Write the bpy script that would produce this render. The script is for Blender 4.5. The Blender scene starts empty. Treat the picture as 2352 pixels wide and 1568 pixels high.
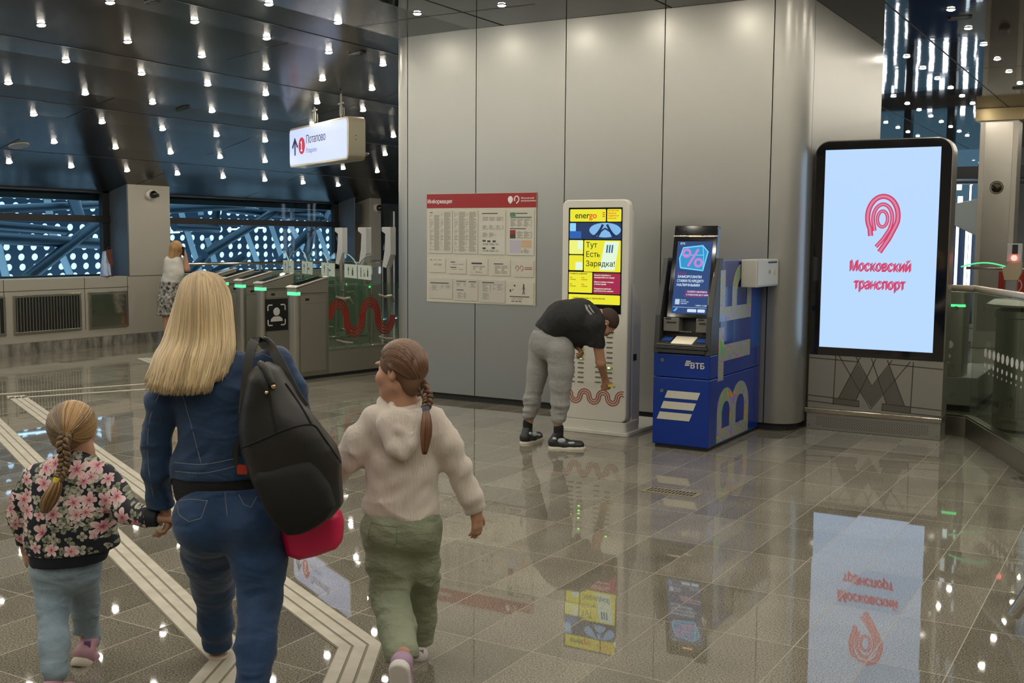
import bpy, bmesh, math, random
import numpy as np
from mathutils import Vector, Matrix
random.seed(7); RNG = np.random.default_rng(7)
C = bpy.context.scene.collection
SC = bpy.context.scene
PI = math.pi
# ---------------------------------------------------------------- camera, world, exposure
YAW, PIT, ROL = math.radians(30.5), math.radians(5.3), math.radians(0.47)
EYE = np.array([0, 0, 1.75]); FPX = 2550.0
FW = np.array([-math.sin(YAW)*math.cos(PIT), math.cos(YAW)*math.cos(PIT), -math.sin(PIT)])
RH = np.array([math.cos(YAW), math.sin(YAW), 0.]); FH = np.array([-math.sin(YAW), math.cos(YAW), 0.])
U0 = np.cross(RH, FW)
RR = RH*math.cos(ROL) + U0*math.sin(ROL); UU = -RH*math.sin(ROL) + U0*math.cos(ROL)
cam = bpy.data.cameras.new('camera'); cam.lens = FPX/2352*36; cam.sensor_width = 36; cam.clip_end = 200; cam.clip_start = .05
co = bpy.data.objects.new('camera', cam); C.objects.link(co)
co.matrix_world = Matrix(((RR[0], UU[0], -FW[0], EYE[0]), (RR[1], UU[1], -FW[1], EYE[1]), (RR[2], UU[2], -FW[2], EYE[2]), (0, 0, 0, 1)))
SC.camera = co
SC.view_settings.view_transform = 'Standard'; SC.view_settings.look = 'None'; SC.view_settings.gamma = 1
SC.view_settings.use_curve_mapping = False
SC.view_settings.exposure = 0.0
w = bpy.data.worlds.new('dusk_sky'); SC.world = w; w.use_nodes = True
w.node_tree.nodes['Background'].inputs[0].default_value = (.62, .83, 1.0, 1)
w.node_tree.nodes['Background'].inputs[1].default_value = 2.6
LAMP_STRENGTH = 250.0
SC.cycles.use_light_tree = True
SC.cycles.sample_clamp_indirect = 4.0
SC.cycles.max_bounces = 8; SC.cycles.transparent_max_bounces = 24
SC.cycles.caustics_reflective = False; SC.cycles.caustics_refractive = False

def ray(x, y): return FW*FPX + RR*(x-1176) - UU*(y-784)
def img(x, y, D):
    d = ray(x, y); return EYE + d*(D/(d@FH))
def onp(x, y, ax, v):
    d = ray(x, y); return EYE + d*((v-EYE[ax])/d[ax])
# ---------------------------------------------------------------- materials
MATS = {}
def lin(c):
    return tuple((v/12.92 if v <= .04045 else ((v+.055)/1.055)**2.4) for v in [q/255 for q in c])
def mat(name, col, rough=.5, metal=0., emit=None, es=0., spec=.5, ior=None, coat=0., noise=None, bump=None, attr=None, aniso=0., sheen=0.):
    if name in MATS: return MATS[name]
    m = bpy.data.materials.new(name); m.use_nodes = True; MATS[name] = m
    nt = m.node_tree; b = nt.nodes['Principled BSDF']
    b.inputs['Base Color'].default_value = (*col, 1); b.inputs['Roughness'].default_value = rough; b.inputs['Metallic'].default_value = metal
    b.inputs['Specular IOR Level'].default_value = spec
    if ior: b.inputs['IOR'].default_value = ior
    if coat: b.inputs['Coat Weight'].default_value = coat; b.inputs['Coat Roughness'].default_value = .05
    if sheen: b.inputs['Sheen Weight'].default_value = sheen
    if aniso: b.inputs['Anisotropic'].default_value = aniso
    if emit: b.inputs['Emission Color'].default_value = (*emit, 1); b.inputs['Emission Strength'].default_value = es
    if attr:
        a = nt.nodes.new('ShaderNodeAttribute'); a.attribute_name = attr; nt.links.new(a.outputs['Color'], b.inputs['Base Color'])
    if noise:   # (scale, second colour, detail, stretch)
        sc, c2, det, st = noise
        tc = nt.nodes.new('ShaderNodeTexCoord'); mp = nt.nodes.new('ShaderNodeMapping'); mp.inputs['Scale'].default_value = st
        n = nt.nodes.new('ShaderNodeTexNoise'); n.inputs['Scale'].default_value = sc; n.inputs['Detail'].default_value = det
        r = nt.nodes.new('ShaderNodeValToRGB'); r.color_ramp.elements[0].position = .35; r.color_ramp.elements[1].position = .65
        r.color_ramp.elements[0].color = (*col, 1); r.color_ramp.elements[1].color = (*c2, 1)
        nt.links.new(tc.outputs['Object'], mp.inputs[0]); nt.links.new(mp.outputs[0], n.inputs[0]); nt.links.new(n.outputs[0], r.inputs[0])
        nt.links.new(r.outputs[0], b.inputs['Base Color'])
    if bump:    # (scale, strength, stretch, distance)
        sc, s_, st, ds = bump
        tc = nt.nodes.new('ShaderNodeTexCoord'); mp = nt.nodes.new('ShaderNodeMapping'); mp.inputs['Scale'].default_value = st
        n = nt.nodes.new('ShaderNodeTexNoise'); n.inputs['Scale'].default_value = sc; n.inputs['Detail'].default_value = 4
        bp = nt.nodes.new('ShaderNodeBump'); bp.inputs['Strength'].default_value = s_; bp.inputs['Distance'].default_value = ds
        nt.links.new(tc.outputs['Object'], mp.inputs[0]); nt.links.new(mp.outputs[0], n.inputs[0]); nt.links.new(n.outputs[0], bp.inputs['Height'])
        nt.links.new(bp.outputs[0], b.inputs['Normal'])
    return m
def emi(name, col, s=1.0):
    return mat(name, (.01, .01, .01), .35, emit=col, es=s, spec=.2)
def glassm(name, tint=(.9, .96, .93), gl=1.0):
    if name in MATS: return MATS[name]
    m = bpy.data.materials.new(name); m.use_nodes = True; MATS[name] = m; nt = m.node_tree; nt.nodes.clear()
    o = nt.nodes.new('ShaderNodeOutputMaterial'); mx = nt.nodes.new('ShaderNodeMixShader'); t = nt.nodes.new('ShaderNodeBsdfTransparent')
    g = nt.nodes.new('ShaderNodeBsdfGlossy'); f = nt.nodes.new('ShaderNodeFresnel'); f.inputs[0].default_value = 1.45
    ge = nt.nodes.new('ShaderNodeNewGeometry'); mm = nt.nodes.new('ShaderNodeMath'); mm.operation = 'MULTIPLY_ADD'; mm.inputs[1].default_value = 1/1.45-1.45; mm.inputs[2].default_value = 1.45
    nt.links.new(ge.outputs['Backfacing'], mm.inputs[0]); nt.links.new(mm.outputs[0], f.inputs[0])
    t.inputs[0].default_value = (*tint, 1); g.inputs['Roughness'].default_value = .02; g.inputs[0].default_value = (gl, gl, gl, 1)
    nt.links.new(f.outputs[0], mx.inputs[0]); nt.links.new(t.outputs[0], mx.inputs[1]); nt.links.new(g.outputs[0], mx.inputs[2]); nt.links.new(mx.outputs[0], o.inputs[0])
    return m
class NT:
    """tiny node helper"""
    def __init__(s, name):
        s.m = bpy.data.materials.new(name); s.m.use_nodes = True; s.nt = s.m.node_tree; s.b = s.nt.nodes['Principled BSDF']; MATS[name] = s.m
    def n(s, t, **k):
        q = s.nt.nodes.new(t)
        for a, v in k.items(): setattr(q, a, v)
        return q
    def l(s, a, b): s.nt.links.new(a, b)
    def m_(s, op, a, b=None, c=None):
        q = s.nt.nodes.new('ShaderNodeMath'); q.operation = op
        for i, v in enumerate((a, b, c)):
            if v is None: continue
            if isinstance(v, (int, float)): q.inputs[i].default_value = v
            else: s.l(v, q.inputs[i])
        return q.outputs[0]
    def mix(s, f, a, b):
        q = s.nt.nodes.new('ShaderNodeMix'); q.data_type = 'RGBA'
        for i, v in ((0, f), (6, a), (7, b)):
            if isinstance(v, tuple): q.inputs[i].default_value = (*v, 1)
            elif isinstance(v, (int, float)): q.inputs[i].default_value = v
            else: s.l(v, q.inputs[i])
        return q.outputs[2]
    def xyz(s, world=False):
        tc = s.n('ShaderNodeTexCoord'); sp = s.n('ShaderNodeSeparateXYZ'); s.l(tc.outputs['Object'], sp.inputs[0]); return tc, sp
# ---------------------------------------------------------------- mesh builder
class MB:
    def __init__(s): s.v = []; s.f = []; s.mi = []; s.cur = 0; s.col = []; s.curcol = (1, 1, 1)
    def add(s, vs, fs):
        o = len(s.v); s.v += [tuple(map(float, p)) for p in vs]; s.col += [s.curcol]*len(vs)
        s.f += [tuple(i+o for i in f) for f in fs]; s.mi += [s.cur]*len(fs); return s
    def box(s, x0, x1, y0, y1, z0, z1):
        return s.add([(x0,y0,z0),(x1,y0,z0),(x1,y1,z0),(x0,y1,z0),(x0,y0,z1),(x1,y0,z1),(x1,y1,z1),(x0,y1,z1)],
                     [(3,2,1,0),(4,5,6,7),(0,1,5,4),(1,2,6,5),(2,3,7,6),(3,0,4,7)])
    def prism(s, poly, a, b, plane='xy'):
        """poly 2D CCW list extruded from a to b along the axis missing from plane"""
        n = len(poly)
        def P(u, v, t): return {'xy': (u, v, t), 'xz': (u, t, v), 'yz': (t, u, v)}[plane]
        vs = [P(u, v, a) for u, v in poly] + [P(u, v, b) for u, v in poly]
        fs = [tuple(range(n))[::-1], tuple(range(n, 2*n))] + [(i, (i+1) % n, n+(i+1) % n, n+i) for i in range(n)]
        return s.add(vs, fs)
    def rbox(s, u0, u1, v0, v1, r, a, b, plane='xz', n=6, corners=(1, 1, 1, 1)):
        p = []
        for k, (cx, cy, a0) in enumerate([(u1-r, v1-r, 0), (u0+r, v1-r, 90), (u0+r, v0+r, 180), (u1-r, v0+r, 270)]):
            if corners[k]:
                for i in range(n+1):
                    t = math.radians(a0+90*i/n); p.append((cx+r*math.cos(t), cy+r*math.sin(t)))
            else: p.append([(u1, v1), (u0, v1), (u0, v0), (u1, v0)][k])
        return s.prism(p, a, b, plane)
    def tube(s, pts, r, n=8, cap=True):
        pts = [np.array(p, float) for p in pts]; rs = r if hasattr(r, '__len__') else [r]*len(pts)
        rings = []; up = np.array([0, 0, 1.]); pu = None
        for i, p in enumerate(pts):
            t = pts[min(i+1, len(pts)-1)] - pts[max(i-1, 0)]; t = t/(np.linalg.norm(t)+1e-9)
            if pu is None:
                q = up if abs(t[2]) < .9 else np.array([1., 0, 0]); u = np.cross(t, q)
            else: u = pu - t*(pu@t)
            u = u/(np.linalg.norm(u)+1e-9); pu = u; v = np.cross(t, u)
            rings.append([p + rs[i]*(u*math.cos(2*PI*k/n)+v*math.sin(2*PI*k/n)) for k in range(n)])
        vs = [q for rg in rings for q in rg]; fs = []
        for i in range(len(pts)-1):
            for k in range(n): fs.append((i*n+k, i*n+(k+1) % n, (i+1)*n+(k+1) % n, (i+1)*n+k))
        if cap: fs += [tuple(range(n))[::-1], tuple(range(len(vs)-n, len(vs)))]
        return s.add(vs, fs)
    def cyl(s, p, q, r, n=16): return s.tube([p, q], r, n)
    def lathe(s, prof, c=(0, 0, 0), n=20):
        vs = []; fs = []
        for r, z in prof:
            for k in range(n): vs.append((c[0]+r*math.cos(2*PI*k/n), c[1]+r*math.sin(2*PI*k/n), c[2]+z))
        for i in range(len(prof)-1):
            for k in range(n): fs.append((i*n+k, i*n+(k+1) % n, (i+1)*n+(k+1) % n, (i+1)*n+k))
        fs += [tuple(range(n))[::-1], tuple(range(len(vs)-n, len(vs)))]
        return s.add(vs, fs)
    def ball(s, c, r, n=10):
        r = r if hasattr(r, '__len__') else (r, r, r); vs = []; fs = []; m = n//2+1
        for i in range(1, m):
            t = PI*i/m
            for k in range(n): vs.append((c[0]+r[0]*math.sin(t)*math.cos(2*PI*k/n), c[1]+r[1]*math.sin(t)*math.sin(2*PI*k/n), c[2]+r[2]*math.cos(t)))
        for i in range(m-2):
            for k in range(n): fs.append((i*n+k, (i+1)*n+k, (i+1)*n+(k+1) % n, i*n+(k+1) % n))
        fs += [tuple(range(n)), tuple(range(len(vs)-n, len(vs)))[::-1]]
        return s.add(vs, fs)
    def quad(s, a, b, c, d): return s.add([a, b, c, d], [(0, 1, 2, 3)])
    def ribbon(s, pts, wd, y0, y1, plane='xz'):
        """flat band following 2D points, extruded y0..y1"""
        n = len(pts); P = np.array(pts, float); L = []; R = []
        for i in range(n):
            t = P[min(i+1, n-1)]-P[max(i-1, 0)]; t /= (np.linalg.norm(t)+1e-9); nn = np.array([-t[1], t[0]])*wd/2
            L.append(P[i]+nn); R.append(P[i]-nn)
        def Q(u, v, t): return {'xy': (u, v, t), 'xz': (u, t, v), 'yz': (t, u, v)}[plane]
        vs = []
        for i in range(n): vs += [Q(*L[i], y0), Q(*R[i], y0), Q(*R[i], y1), Q(*L[i], y1)]
        fs = [(0, 1, 2, 3), (4*n-1, 4*n-2, 4*n-3, 4*n-4)]
        for i in range(n-1):
            a = 4*i; b = a+4
            fs += [(a, b, b+1, a+1), (a+1, b+1, b+2, a+2), (a+2, b+2, b+3, a+3), (a+3, b+3, b, a)]
        return s.add(vs, fs)
    def obj(s, name, mats, parent=None, smooth=False, bevel=0, loc=None, rz=0, col=False):
        me = bpy.data.meshes.new(name); me.from_pydata(s.v, [], s.f); 
        for m in (mats if isinstance(mats, (list, tuple)) else [mats]): me.materials.append(m)
        me.polygons.foreach_set('material_index', s.mi)
        if col:
            a = me.color_attributes.new('hue', 'FLOAT_COLOR', 'POINT'); a.data.foreach_set('color', np.array([(*c, 1) for c in s.col], dtype=np.float32).ravel())
        bm = bmesh.new(); bm.from_mesh(me); bmesh.ops.recalc_face_normals(bm, faces=bm.faces); bm.to_mesh(me); bm.free()
        if smooth:
            me.polygons.foreach_set('use_smooth', [True]*len(me.polygons))
            if smooth == 'auto':
                try: me.set_sharp_from_angle(angle=math.radians(35))
                except Exception: pass
        me.update(); o = bpy.data.objects.new(name, me); C.objects.link(o)
        if parent is not None: o.parent = parent
        if loc is not None: o.location = loc
        o.rotation_euler.z = rz
        if bevel:
            b = o.modifiers.new('bevel', 'BEVEL'); b.width = bevel; b.segments = 2; b.limit_method = 'ANGLE'
        return o
def tag(o, label=None, cat=None, group=None, kind=None):
    if label: o['label'] = label
    if cat: o['category'] = cat
    if group: o['group'] = group
    if kind: o['kind'] = kind
    return o
def thing(name, label, cat, loc=(0, 0, 0), rz=0, group=None):
    o = bpy.data.objects.new(name, None); C.objects.link(o); o.location = tuple(map(float, loc)); o.rotation_euler = (0, 0, rz); o.empty_display_size = .1
    return tag(o, label, cat, group)
def copy_tree(o, parent=None):
    c = o.copy(); C.objects.link(c)
    if parent is not None: c.parent = parent
    for ch in o.children: copy_tree(ch, c)
    return c
GLY = {}
def _gm(ch, off=0.):
    cu = bpy.data.curves.new('t', 'FONT'); cu.body = ch; cu.extrude = .006; cu.resolution_u = 3; cu.offset = off
    t = bpy.data.objects.new('t', cu); C.objects.link(t); dg = bpy.context.evaluated_depsgraph_get(); me = bpy.data.meshes.new_from_object(t.evaluated_get(dg)); bpy.data.objects.remove(t)
    v = [tuple(q.co) for q in me.vertices]; f = [tuple(p.vertices) for p in me.polygons]; bpy.data.meshes.remove(me); return v, f
def glyph(ch):
    """outline of one letter at size 1 and its advance; a few lower case letters are made from the capital of the same shape"""
    if ch not in GLY:
        mx = lambda q: max([v[0] for v in _gm(q)[0]] or [0])
        if ch == ' ': GLY[ch] = ([], [], .28)
        elif ch in 'ньюъ':
            v, f, w_ = glyph(ch.upper()); GLY[ch] = ([(x*.745, y*.745, z) for x, y, z in v], f, w_*.745)
        else: v, f = _gm(ch, .0008 if ch in 'фФ' else 0.); GLY[ch] = (v, f, mx(ch+'|')-mx('|'))
    return GLY[ch]
def text(s, size, m, parent, M, name='lettering', bold=0., align='LEFT', depth=.0006, sx=1., sp=1.):
    """flat raised lettering; M maps local x (reading) / y (up) / z (out of the surface)"""
    vs = []; fs = []; x = 0
    for ch in s:
        v, f, w_ = glyph(ch)
        for k_, (dx, dy) in enumerate([(0, 0)] if bold <= 0 else [(-bold, 0), (bold, 0), (0, -bold*.8), (0, bold*.8)]):
            o = len(vs); vs += [((p[0]+x+dx)*size, (p[1]+dy)*size, p[2]*depth/.006+.00012*k_) for p in v]; fs += [tuple(i+o for i in q) for q in f]
        x += w_
    if align == 'CENTER': vs = [(p[0]-x*size/2, p[1], p[2]) for p in vs]
    me = bpy.data.meshes.new(name); me.from_pydata(vs, [], fs); me.transform(M @ Matrix.Diagonal((sx, 1, 1, 1))); me.materials.append(m)
    o = bpy.data.objects.new(name, me); C.objects.link(o); o.parent = parent
    return o
def MXZ(x, y, z): return Matrix(((1, 0, 0, x), (0, 0, -1, y), (0, 1, 0, z), (0, 0, 0, 1)))       # surface facing -y
def wave(x0, z0, n, R, dl, a0=0, a1=180):
    """a parallel line of a wave of half circles"""
    pts = []
    for k in range(n):
        cx = x0+R*(2*k+1); up = k % 2 == 0; r = R+dl if up else R-dl
        for i in range(13):
            t = PI*(1-i/12) if up else PI*(1+i/12)
            if pts and i == 0: continue
            pts.append((cx+r*math.cos(t), z0+r*math.sin(t)))
    return pts
# ---------------------------------------------------------------- implicit surfaces for bodies and clothes
def surfnets(D, org, h):
    s = D < 0
    a = s[:-1, :-1, :-1]; act = np.zeros(a.shape, np.int8)
    for i in (0, 1):
        for j in (0, 1):
            for k in (0, 1): act += s[i:s.shape[0]-1+i, j:s.shape[1]-1+j, k:s.shape[2]-1+k]
    act = (act > 0) & (act < 8); idx = np.argwhere(act); ids = -np.ones(act.shape, np.int64); ids[act] = np.arange(len(idx))
    acc = np.zeros((len(idx), 3)); cnt = np.zeros(len(idx)); cs = [(i, j, k) for i in (0, 1) for j in (0, 1) for k in (0, 1)]
    val = {c: D[idx[:, 0]+c[0], idx[:, 1]+c[1], idx[:, 2]+c[2]] for c in cs}
    for c in cs:
        for ax in range(3):
            if c[ax]: continue
            e = list(c); e[ax] = 1; e = tuple(e); d0, d1 = val[c], val[e]; m = (d0 < 0) != (d1 < 0)
            t = np.where(m, d0/np.where(m, d0-d1, 1), 0); p = np.tile(np.array(c, float), (len(idx), 1)); p[:, ax] += t
            acc[m] += p[m]; cnt[m] += 1
    V = (idx + acc/cnt[:, None])*h + org
    F = []
    for ax in range(3):
        b, c = [(1, 2), (2, 0), (0, 1)][ax]
        sl0 = [slice(1, -1)]*3; sl0[ax] = slice(0, -1); sl1 = list(sl0); sl1[ax] = slice(1, None)
        s0, s1 = s[tuple(sl0)], s[tuple(sl1)]; q = np.argwhere(s0 != s1)
        if len(q) == 0: continue
        fl = s0[tuple(q.T)]; base = q.copy(); base[:, b] += 1; base[:, c] += 1
        def cell(db, dc):
            p = base.copy(); p[:, b] -= db; p[:, c] -= dc; return ids[p[:, 0], p[:, 1], p[:, 2]]
        f = np.stack([cell(1, 1), cell(0, 1), cell(0, 0), cell(1, 0)], 1); f[~fl] = f[~fl][:, ::-1]; F.append(f)
    return V, np.concatenate(F)
class Sdf:
    def __init__(s, h=.007, k=.02): s.h = h; s.k = k; s.p = []; s.cuts = []
    def cone(s, a, b, r1, r2, k=None, sy=1., sx=1.): s.p.append(('c', np.array(a, float), np.array(b, float), r1, r2, s.k if k is None else k, sy, sx, 0)); return s
    def chain(s, pts, rs, k=None, sy=1., sx=1.):
        for i in range(len(pts)-1): s.cone(pts[i], pts[i+1], rs[i], rs[i+1], k, sy, sx)
        return s
    def ell(s, c, r, k=None, R=None, sub=False): s.p.append(('e', np.array(c, float), np.array(r, float), R, sub, s.k if k is None else k)); return s
    def poly(s, pts, y0, y1, r, k=None, sub=False): s.p.append(('p', pts, y0, y1, r, s.k if k is None else k)); return s
    def cut(s, pt, n, only=None): s.cuts.append((np.array(pt, float), np.array(n, float)/np.linalg.norm(n), only)); return s
    def build(s, name, m, parent, disp=None, col=None, post=None, smooth=1):
        lo = np.full(3, 1e9); hi = -lo; bb = []
        for p in s.p:
            if p[0] == 'c':
                r = max(p[3], p[4]); rv = np.array([r*p[7], r*p[6], r]) if p[6] != 1 or p[7] != 1 else np.array([r]*3); a, b = np.minimum(p[1], p[2])-rv, np.maximum(p[1], p[2])+rv
            elif p[0] == 'e':
                r = max(p[2]); rv = p[2] if p[3] is None else np.array([r]*3); a, b = p[1]-rv, p[1]+rv
            else:
                q = np.array(p[1]); a = np.array([q[:, 0].min(), p[2], q[:, 1].min()]); b = np.array([q[:, 0].max(), p[3], q[:, 1].max()])
            bb.append((a, b)); lo = np.minimum(lo, a); hi = np.maximum(hi, b)
        h = s.h; lo = lo-4*h-.01; hi = hi+4*h+.01; N = np.ceil((hi-lo)/h).astype(int)+1
        D = np.full(N, .08, np.float32); ax = [lo[i]+h*np.arange(N[i]) for i in range(3)]
        for p, (a, b) in zip(s.p, bb):
            k = p[5]; mg = k+3*h+.01
            i0 = np.maximum(((a-mg-lo)/h).astype(int), 0); i1 = np.minimum(np.ceil((b+mg-lo)/h).astype(int)+1, N)
            sl = tuple(slice(i0[i], i1[i]) for i in range(3))
            X, Y, Z = np.meshgrid(*[ax[i][sl[i]] for i in range(3)], indexing='ij', sparse=True)
            if p[0] == 'c':
                A, B, r1, r2, _, sy, sx = p[1], p[2], p[3], p[4], p[5], p[6], p[7]
                ax_, ay_, az_ = A[0]/sx, A[1]/sy, A[2]; bx, by, bz = B[0]/sx-ax_, B[1]/sy-ay_, B[2]-az_
                px, py, pz = X/sx-ax_, Y/sy-ay_, Z-az_; L = bx*bx+by*by+bz*bz+1e-12
                t = np.clip((px*bx+py*by+pz*bz)/L, 0, 1)
                d = np.sqrt((px-t*bx)**2+(py-t*by)**2+(pz-t*bz)**2)-(r1+(r2-r1)*t); d = d*min(1, sy, sx)**.5
            elif p[0] == 'e':
                c, r, R = p[1], p[2], p[3]; x, y, z = X-c[0], Y-c[1], Z-c[2]
                if R is not None: x, y, z = (R[0][0]*x+R[0][1]*y+R[0][2]*z, R[1][0]*x+R[1][1]*y+R[1][2]*z, R[2][0]*x+R[2][1]*y+R[2][2]*z)
                q = np.sqrt((x/r[0])**2+(y/r[1])**2+(z/r[2])**2); q2 = np.sqrt((x/r[0]**2)**2+(y/r[1]**2)**2+(z/r[2]**2)**2)+1e-9
                d = q*(q-1)/q2
            else:
                q = np.array(p[1], float); x = X[:, :, 0][:, 0]; z = Z[0, 0, :]; xx, zz = np.meshgrid(x, z, indexing='ij')
                dm = np.full(xx.shape, 1e9); ins = np.zeros(xx.shape, bool)
                for i in range(len(q)):
                    a_, b_ = q[i], q[(i+1) % len(q)]; e = b_-a_; wx, wz = xx-a_[0], zz-a_[1]; t = np.clip((wx*e[0]+wz*e[1])/(e@e), 0, 1)
                    dm = np.minimum(dm, np.hypot(wx-t*e[0], wz-t*e[1])); cnd = (a_[1] > zz) != (b_[1] > zz)
                    ins ^= cnd & (xx < (b_[0]-a_[0])*(zz-a_[1])/(b_[1]-a_[1]+1e-12)+a_[0])
                d2 = np.where(ins, -dm, dm)[:, None, :]; r = p[4]; yc = (p[2]+p[3])/2; dy = np.abs(Y-yc)-(p[3]-p[2])/2
                u, v = d2+r, dy+r; d = np.minimum(np.maximum(u, v), 0)+np.sqrt(np.maximum(u, 0)**2+np.maximum(v, 0)**2)-r
            cur = D[sl]
            if p[0] == 'e' and p[4]:
                hh = np.maximum(k-np.abs(-d-cur), 0)/k; D[sl] = np.maximum(cur, -d)+hh*hh*k*.25
            else:
                hh = np.maximum(k-np.abs(cur-d), 0)/max(k, 1e-6); D[sl] = np.minimum(cur, d)-hh*hh*k*.25
        X, Y, Z = np.meshgrid(*ax, indexing='ij', sparse=True)
        for pt, n, only in s.cuts:
            q = ((X-pt[0])*n[0]+(Y-pt[1])*n[1]+(Z-pt[2])*n[2]).astype(np.float32)
            if only is not None:
                msk = np.broadcast_to(only(X, Y, Z), D.shape); D = np.where(msk, np.maximum(D, q), D)
            else: D = np.maximum(D, q)
        D[0] = D[-1] = .05; D[:, 0] = D[:, -1] = .05; D[:, :, 0] = D[:, :, -1] = .05
        V, F = surfnets(D, lo, h)
        # relax a little
        for _ in range(smooth):
            S = np.zeros_like(V); n_ = np.zeros(len(V))
            for i in range(4):
                a_, b_ = F[:, i], F[:, (i+1) % 4]; np.add.at(S, a_, V[b_]); np.add.at(S, b_, V[a_]); np.add.at(n_, a_, 1); np.add.at(n_, b_, 1)
            V = V*.5+.5*S/n_[:, None]
        if disp is not None:
            fn = np.cross(V[F[:, 2]]-V[F[:, 0]], V[F[:, 3]]-V[F[:, 1]]); vn = np.zeros_like(V)
            for i in range(4): np.add.at(vn, F[:, i], fn)
            vn /= np.linalg.norm(vn, axis=1)[:, None]+1e-12; V = V+vn*disp(V)[:, None]
        me = bpy.data.meshes.new(name); me.from_pydata(V.tolist(), [], F.tolist()); me.polygons.foreach_set('use_smooth', [True]*len(F))
        for q in (m if isinstance(m, (list, tuple)) else [m]): me.materials.append(q)
        if post: me.polygons.foreach_set('material_index', post(V[F].mean(1)).astype(int))
        if col is not None:
            a = me.color_attributes.new('hue', 'FLOAT_COLOR', 'POINT'); cc = np.ones((len(V), 4), np.float32); cc[:, :3] = col(V); a.data.foreach_set('color', cc.ravel())
        me.update(); o = bpy.data.objects.new(name, me); C.objects.link(o); o.parent = parent
        return o
def vnoise(P, seed=0):
    """smooth pseudo noise in about -1..1"""
    r = np.random.default_rng(seed); o = np.zeros(len(P))
    for i in range(6):
        k = r.normal(size=3); k /= np.linalg.norm(k); o += np.sin(P@(k*(1+.35*i))*2+r.uniform(0, 6.28)+1.3*np.sin(P@np.roll(k, 1)*1.7+r.uniform(0, 6)))
    return o/3.2
# ================================================================ setting materials
def floor_mat():
    s = NT('polished_granite_tiles'); tc, sp = s.xyz(); x, y = sp.outputs[0], sp.outputs[1]
    u = s.m_('DIVIDE', s.m_('SUBTRACT', x, .247), .3117); v = s.m_('DIVIDE', s.m_('SUBTRACT', y, .065), .655)
    iu, iv = s.m_('FLOOR', u), s.m_('FLOOR', v); fu, fv = s.m_('FRACT', u), s.m_('FRACT', v)
    g1 = s.m_('LESS_THAN', fu, .016); g2 = s.m_('LESS_THAN', fv, .008); gr = s.m_('MAXIMUM', g1, g2)
    cb = s.n('ShaderNodeCombineXYZ'); s.l(iu, cb.inputs[0]); s.l(iv, cb.inputs[1]); wn = s.n('ShaderNodeTexWhiteNoise'); s.l(cb.outputs[0], wn.inputs[0])
    n1 = s.n('ShaderNodeTexNoise'); n1.inputs['Scale'].default_value = 135; n1.inputs['Detail'].default_value = 3; s.l(tc.outputs['Object'], n1.inputs[0])
    n2 = s.n('ShaderNodeTexNoise'); n2.inputs['Scale'].default_value = 2.2; n2.inputs['Detail'].default_value = 5; s.l(tc.outputs['Object'], n2.inputs[0])
    r = s.n('ShaderNodeValToRGB'); r.color_ramp.elements[0].position = .36; r.color_ramp.elements[1].position = .66
    r.color_ramp.elements[0].color = (.095, .085, .064, 1); r.color_ramp.elements[1].color = (.32, .295, .235, 1); s.l(n1.outputs[0], r.inputs[0])
    k = s.m_('ADD', s.m_('MULTIPLY', wn.outputs[0], .42), s.m_('ADD', s.m_('MULTIPLY', n2.outputs[0], .7), .5))
    sc = s.n('ShaderNodeVectorMath', operation='SCALE'); s.l(r.outputs[0], sc.inputs[0]); s.l(k, sc.inputs['Scale'])
    s.l(s.mix(s.m_('MULTIPLY', gr, .5), sc.outputs[0], (.42, .36, .25)), s.b.inputs['Base Color'])
    rg = s.m_('ADD', s.m_('MULTIPLY', gr, .35), s.m_('ADD', s.m_('MULTIPLY', n2.outputs[0], .025), .008)); s.l(rg, s.b.inputs['Roughness'])
    s.b.inputs['IOR'].default_value = 1.64
    # each slab lies very slightly out of level
    ge = s.n('ShaderNodeNewGeometry'); o = s.n('ShaderNodeVectorMath', operation='SUBTRACT'); s.l(wn.outputs[1], o.inputs[0]); o.inputs[1].default_value = (.5, .5, .5)
    q = s.n('ShaderNodeVectorMath', operation='MULTIPLY'); s.l(o.outputs[0], q.inputs[0]); q.inputs[1].default_value = (.006, .004, 0)
    a = s.n('ShaderNodeVectorMath', operation='ADD'); s.l(ge.outputs['Normal'], a.inputs[0]); s.l(q.outputs[0], a.inputs[1])
    nn = s.n('ShaderNodeVectorMath', operation='NORMALIZE'); s.l(a.outputs[0], nn.inputs[0]); s.l(nn.outputs[0], s.b.inputs['Normal'])
    return s.m
M_floor = floor_mat()
M_ceil = mat('dark_ceiling_panel', (.016, .016, .017), .045, ior=1.36, bump=(1.3, .10, (1, 1, 1), .02))
M_wall = mat('grey_metal_panel', (.385, .380, .345), .36, metal=.75)
M_wallflat = mat('beige_panel', (.40, .37, .31), .5, metal=.2)
M_reveal = mat('dark_blue_grey_panel', (.10, .12, .14), .4, metal=.3)
M_black = mat('black_paint', (.012, .012, .013), .45)
M_blackgl = mat('black_gloss', (.006, .006, .008), .08, coat=.5)
M_steel = mat('brushed_steel', (.52, .49, .43), .30, metal=1., bump=(30, .05, (60, 60, 1), .002))
M_steelp = mat('polished_steel', (.62, .58, .5), .14, metal=1.)
M_steelfl = mat('satin_steel_panel', (.46, .43, .37), .42, metal=.8)
M_grey = mat('grey_paint', (.33, .31, .27), .45)
M_white = mat('white_paint', (.72, .70, .62), .32)
M_glass = glassm('clear_glass', (.86, .93, .88))
M_glassw = glassm('window_glass', (.72, .84, .90), .2)
M_lamp = emi('lamp_glow', (1, .93, .80), LAMP_STRENGTH)
M_marble = mat('marble_skirting', (.10, .095, .08), .12, noise=(3, (.30, .28, .24), 6, (1, 3, 1)))
M_seam = mat('seam_shadow_gap', (.02, .02, .02), .6)
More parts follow.
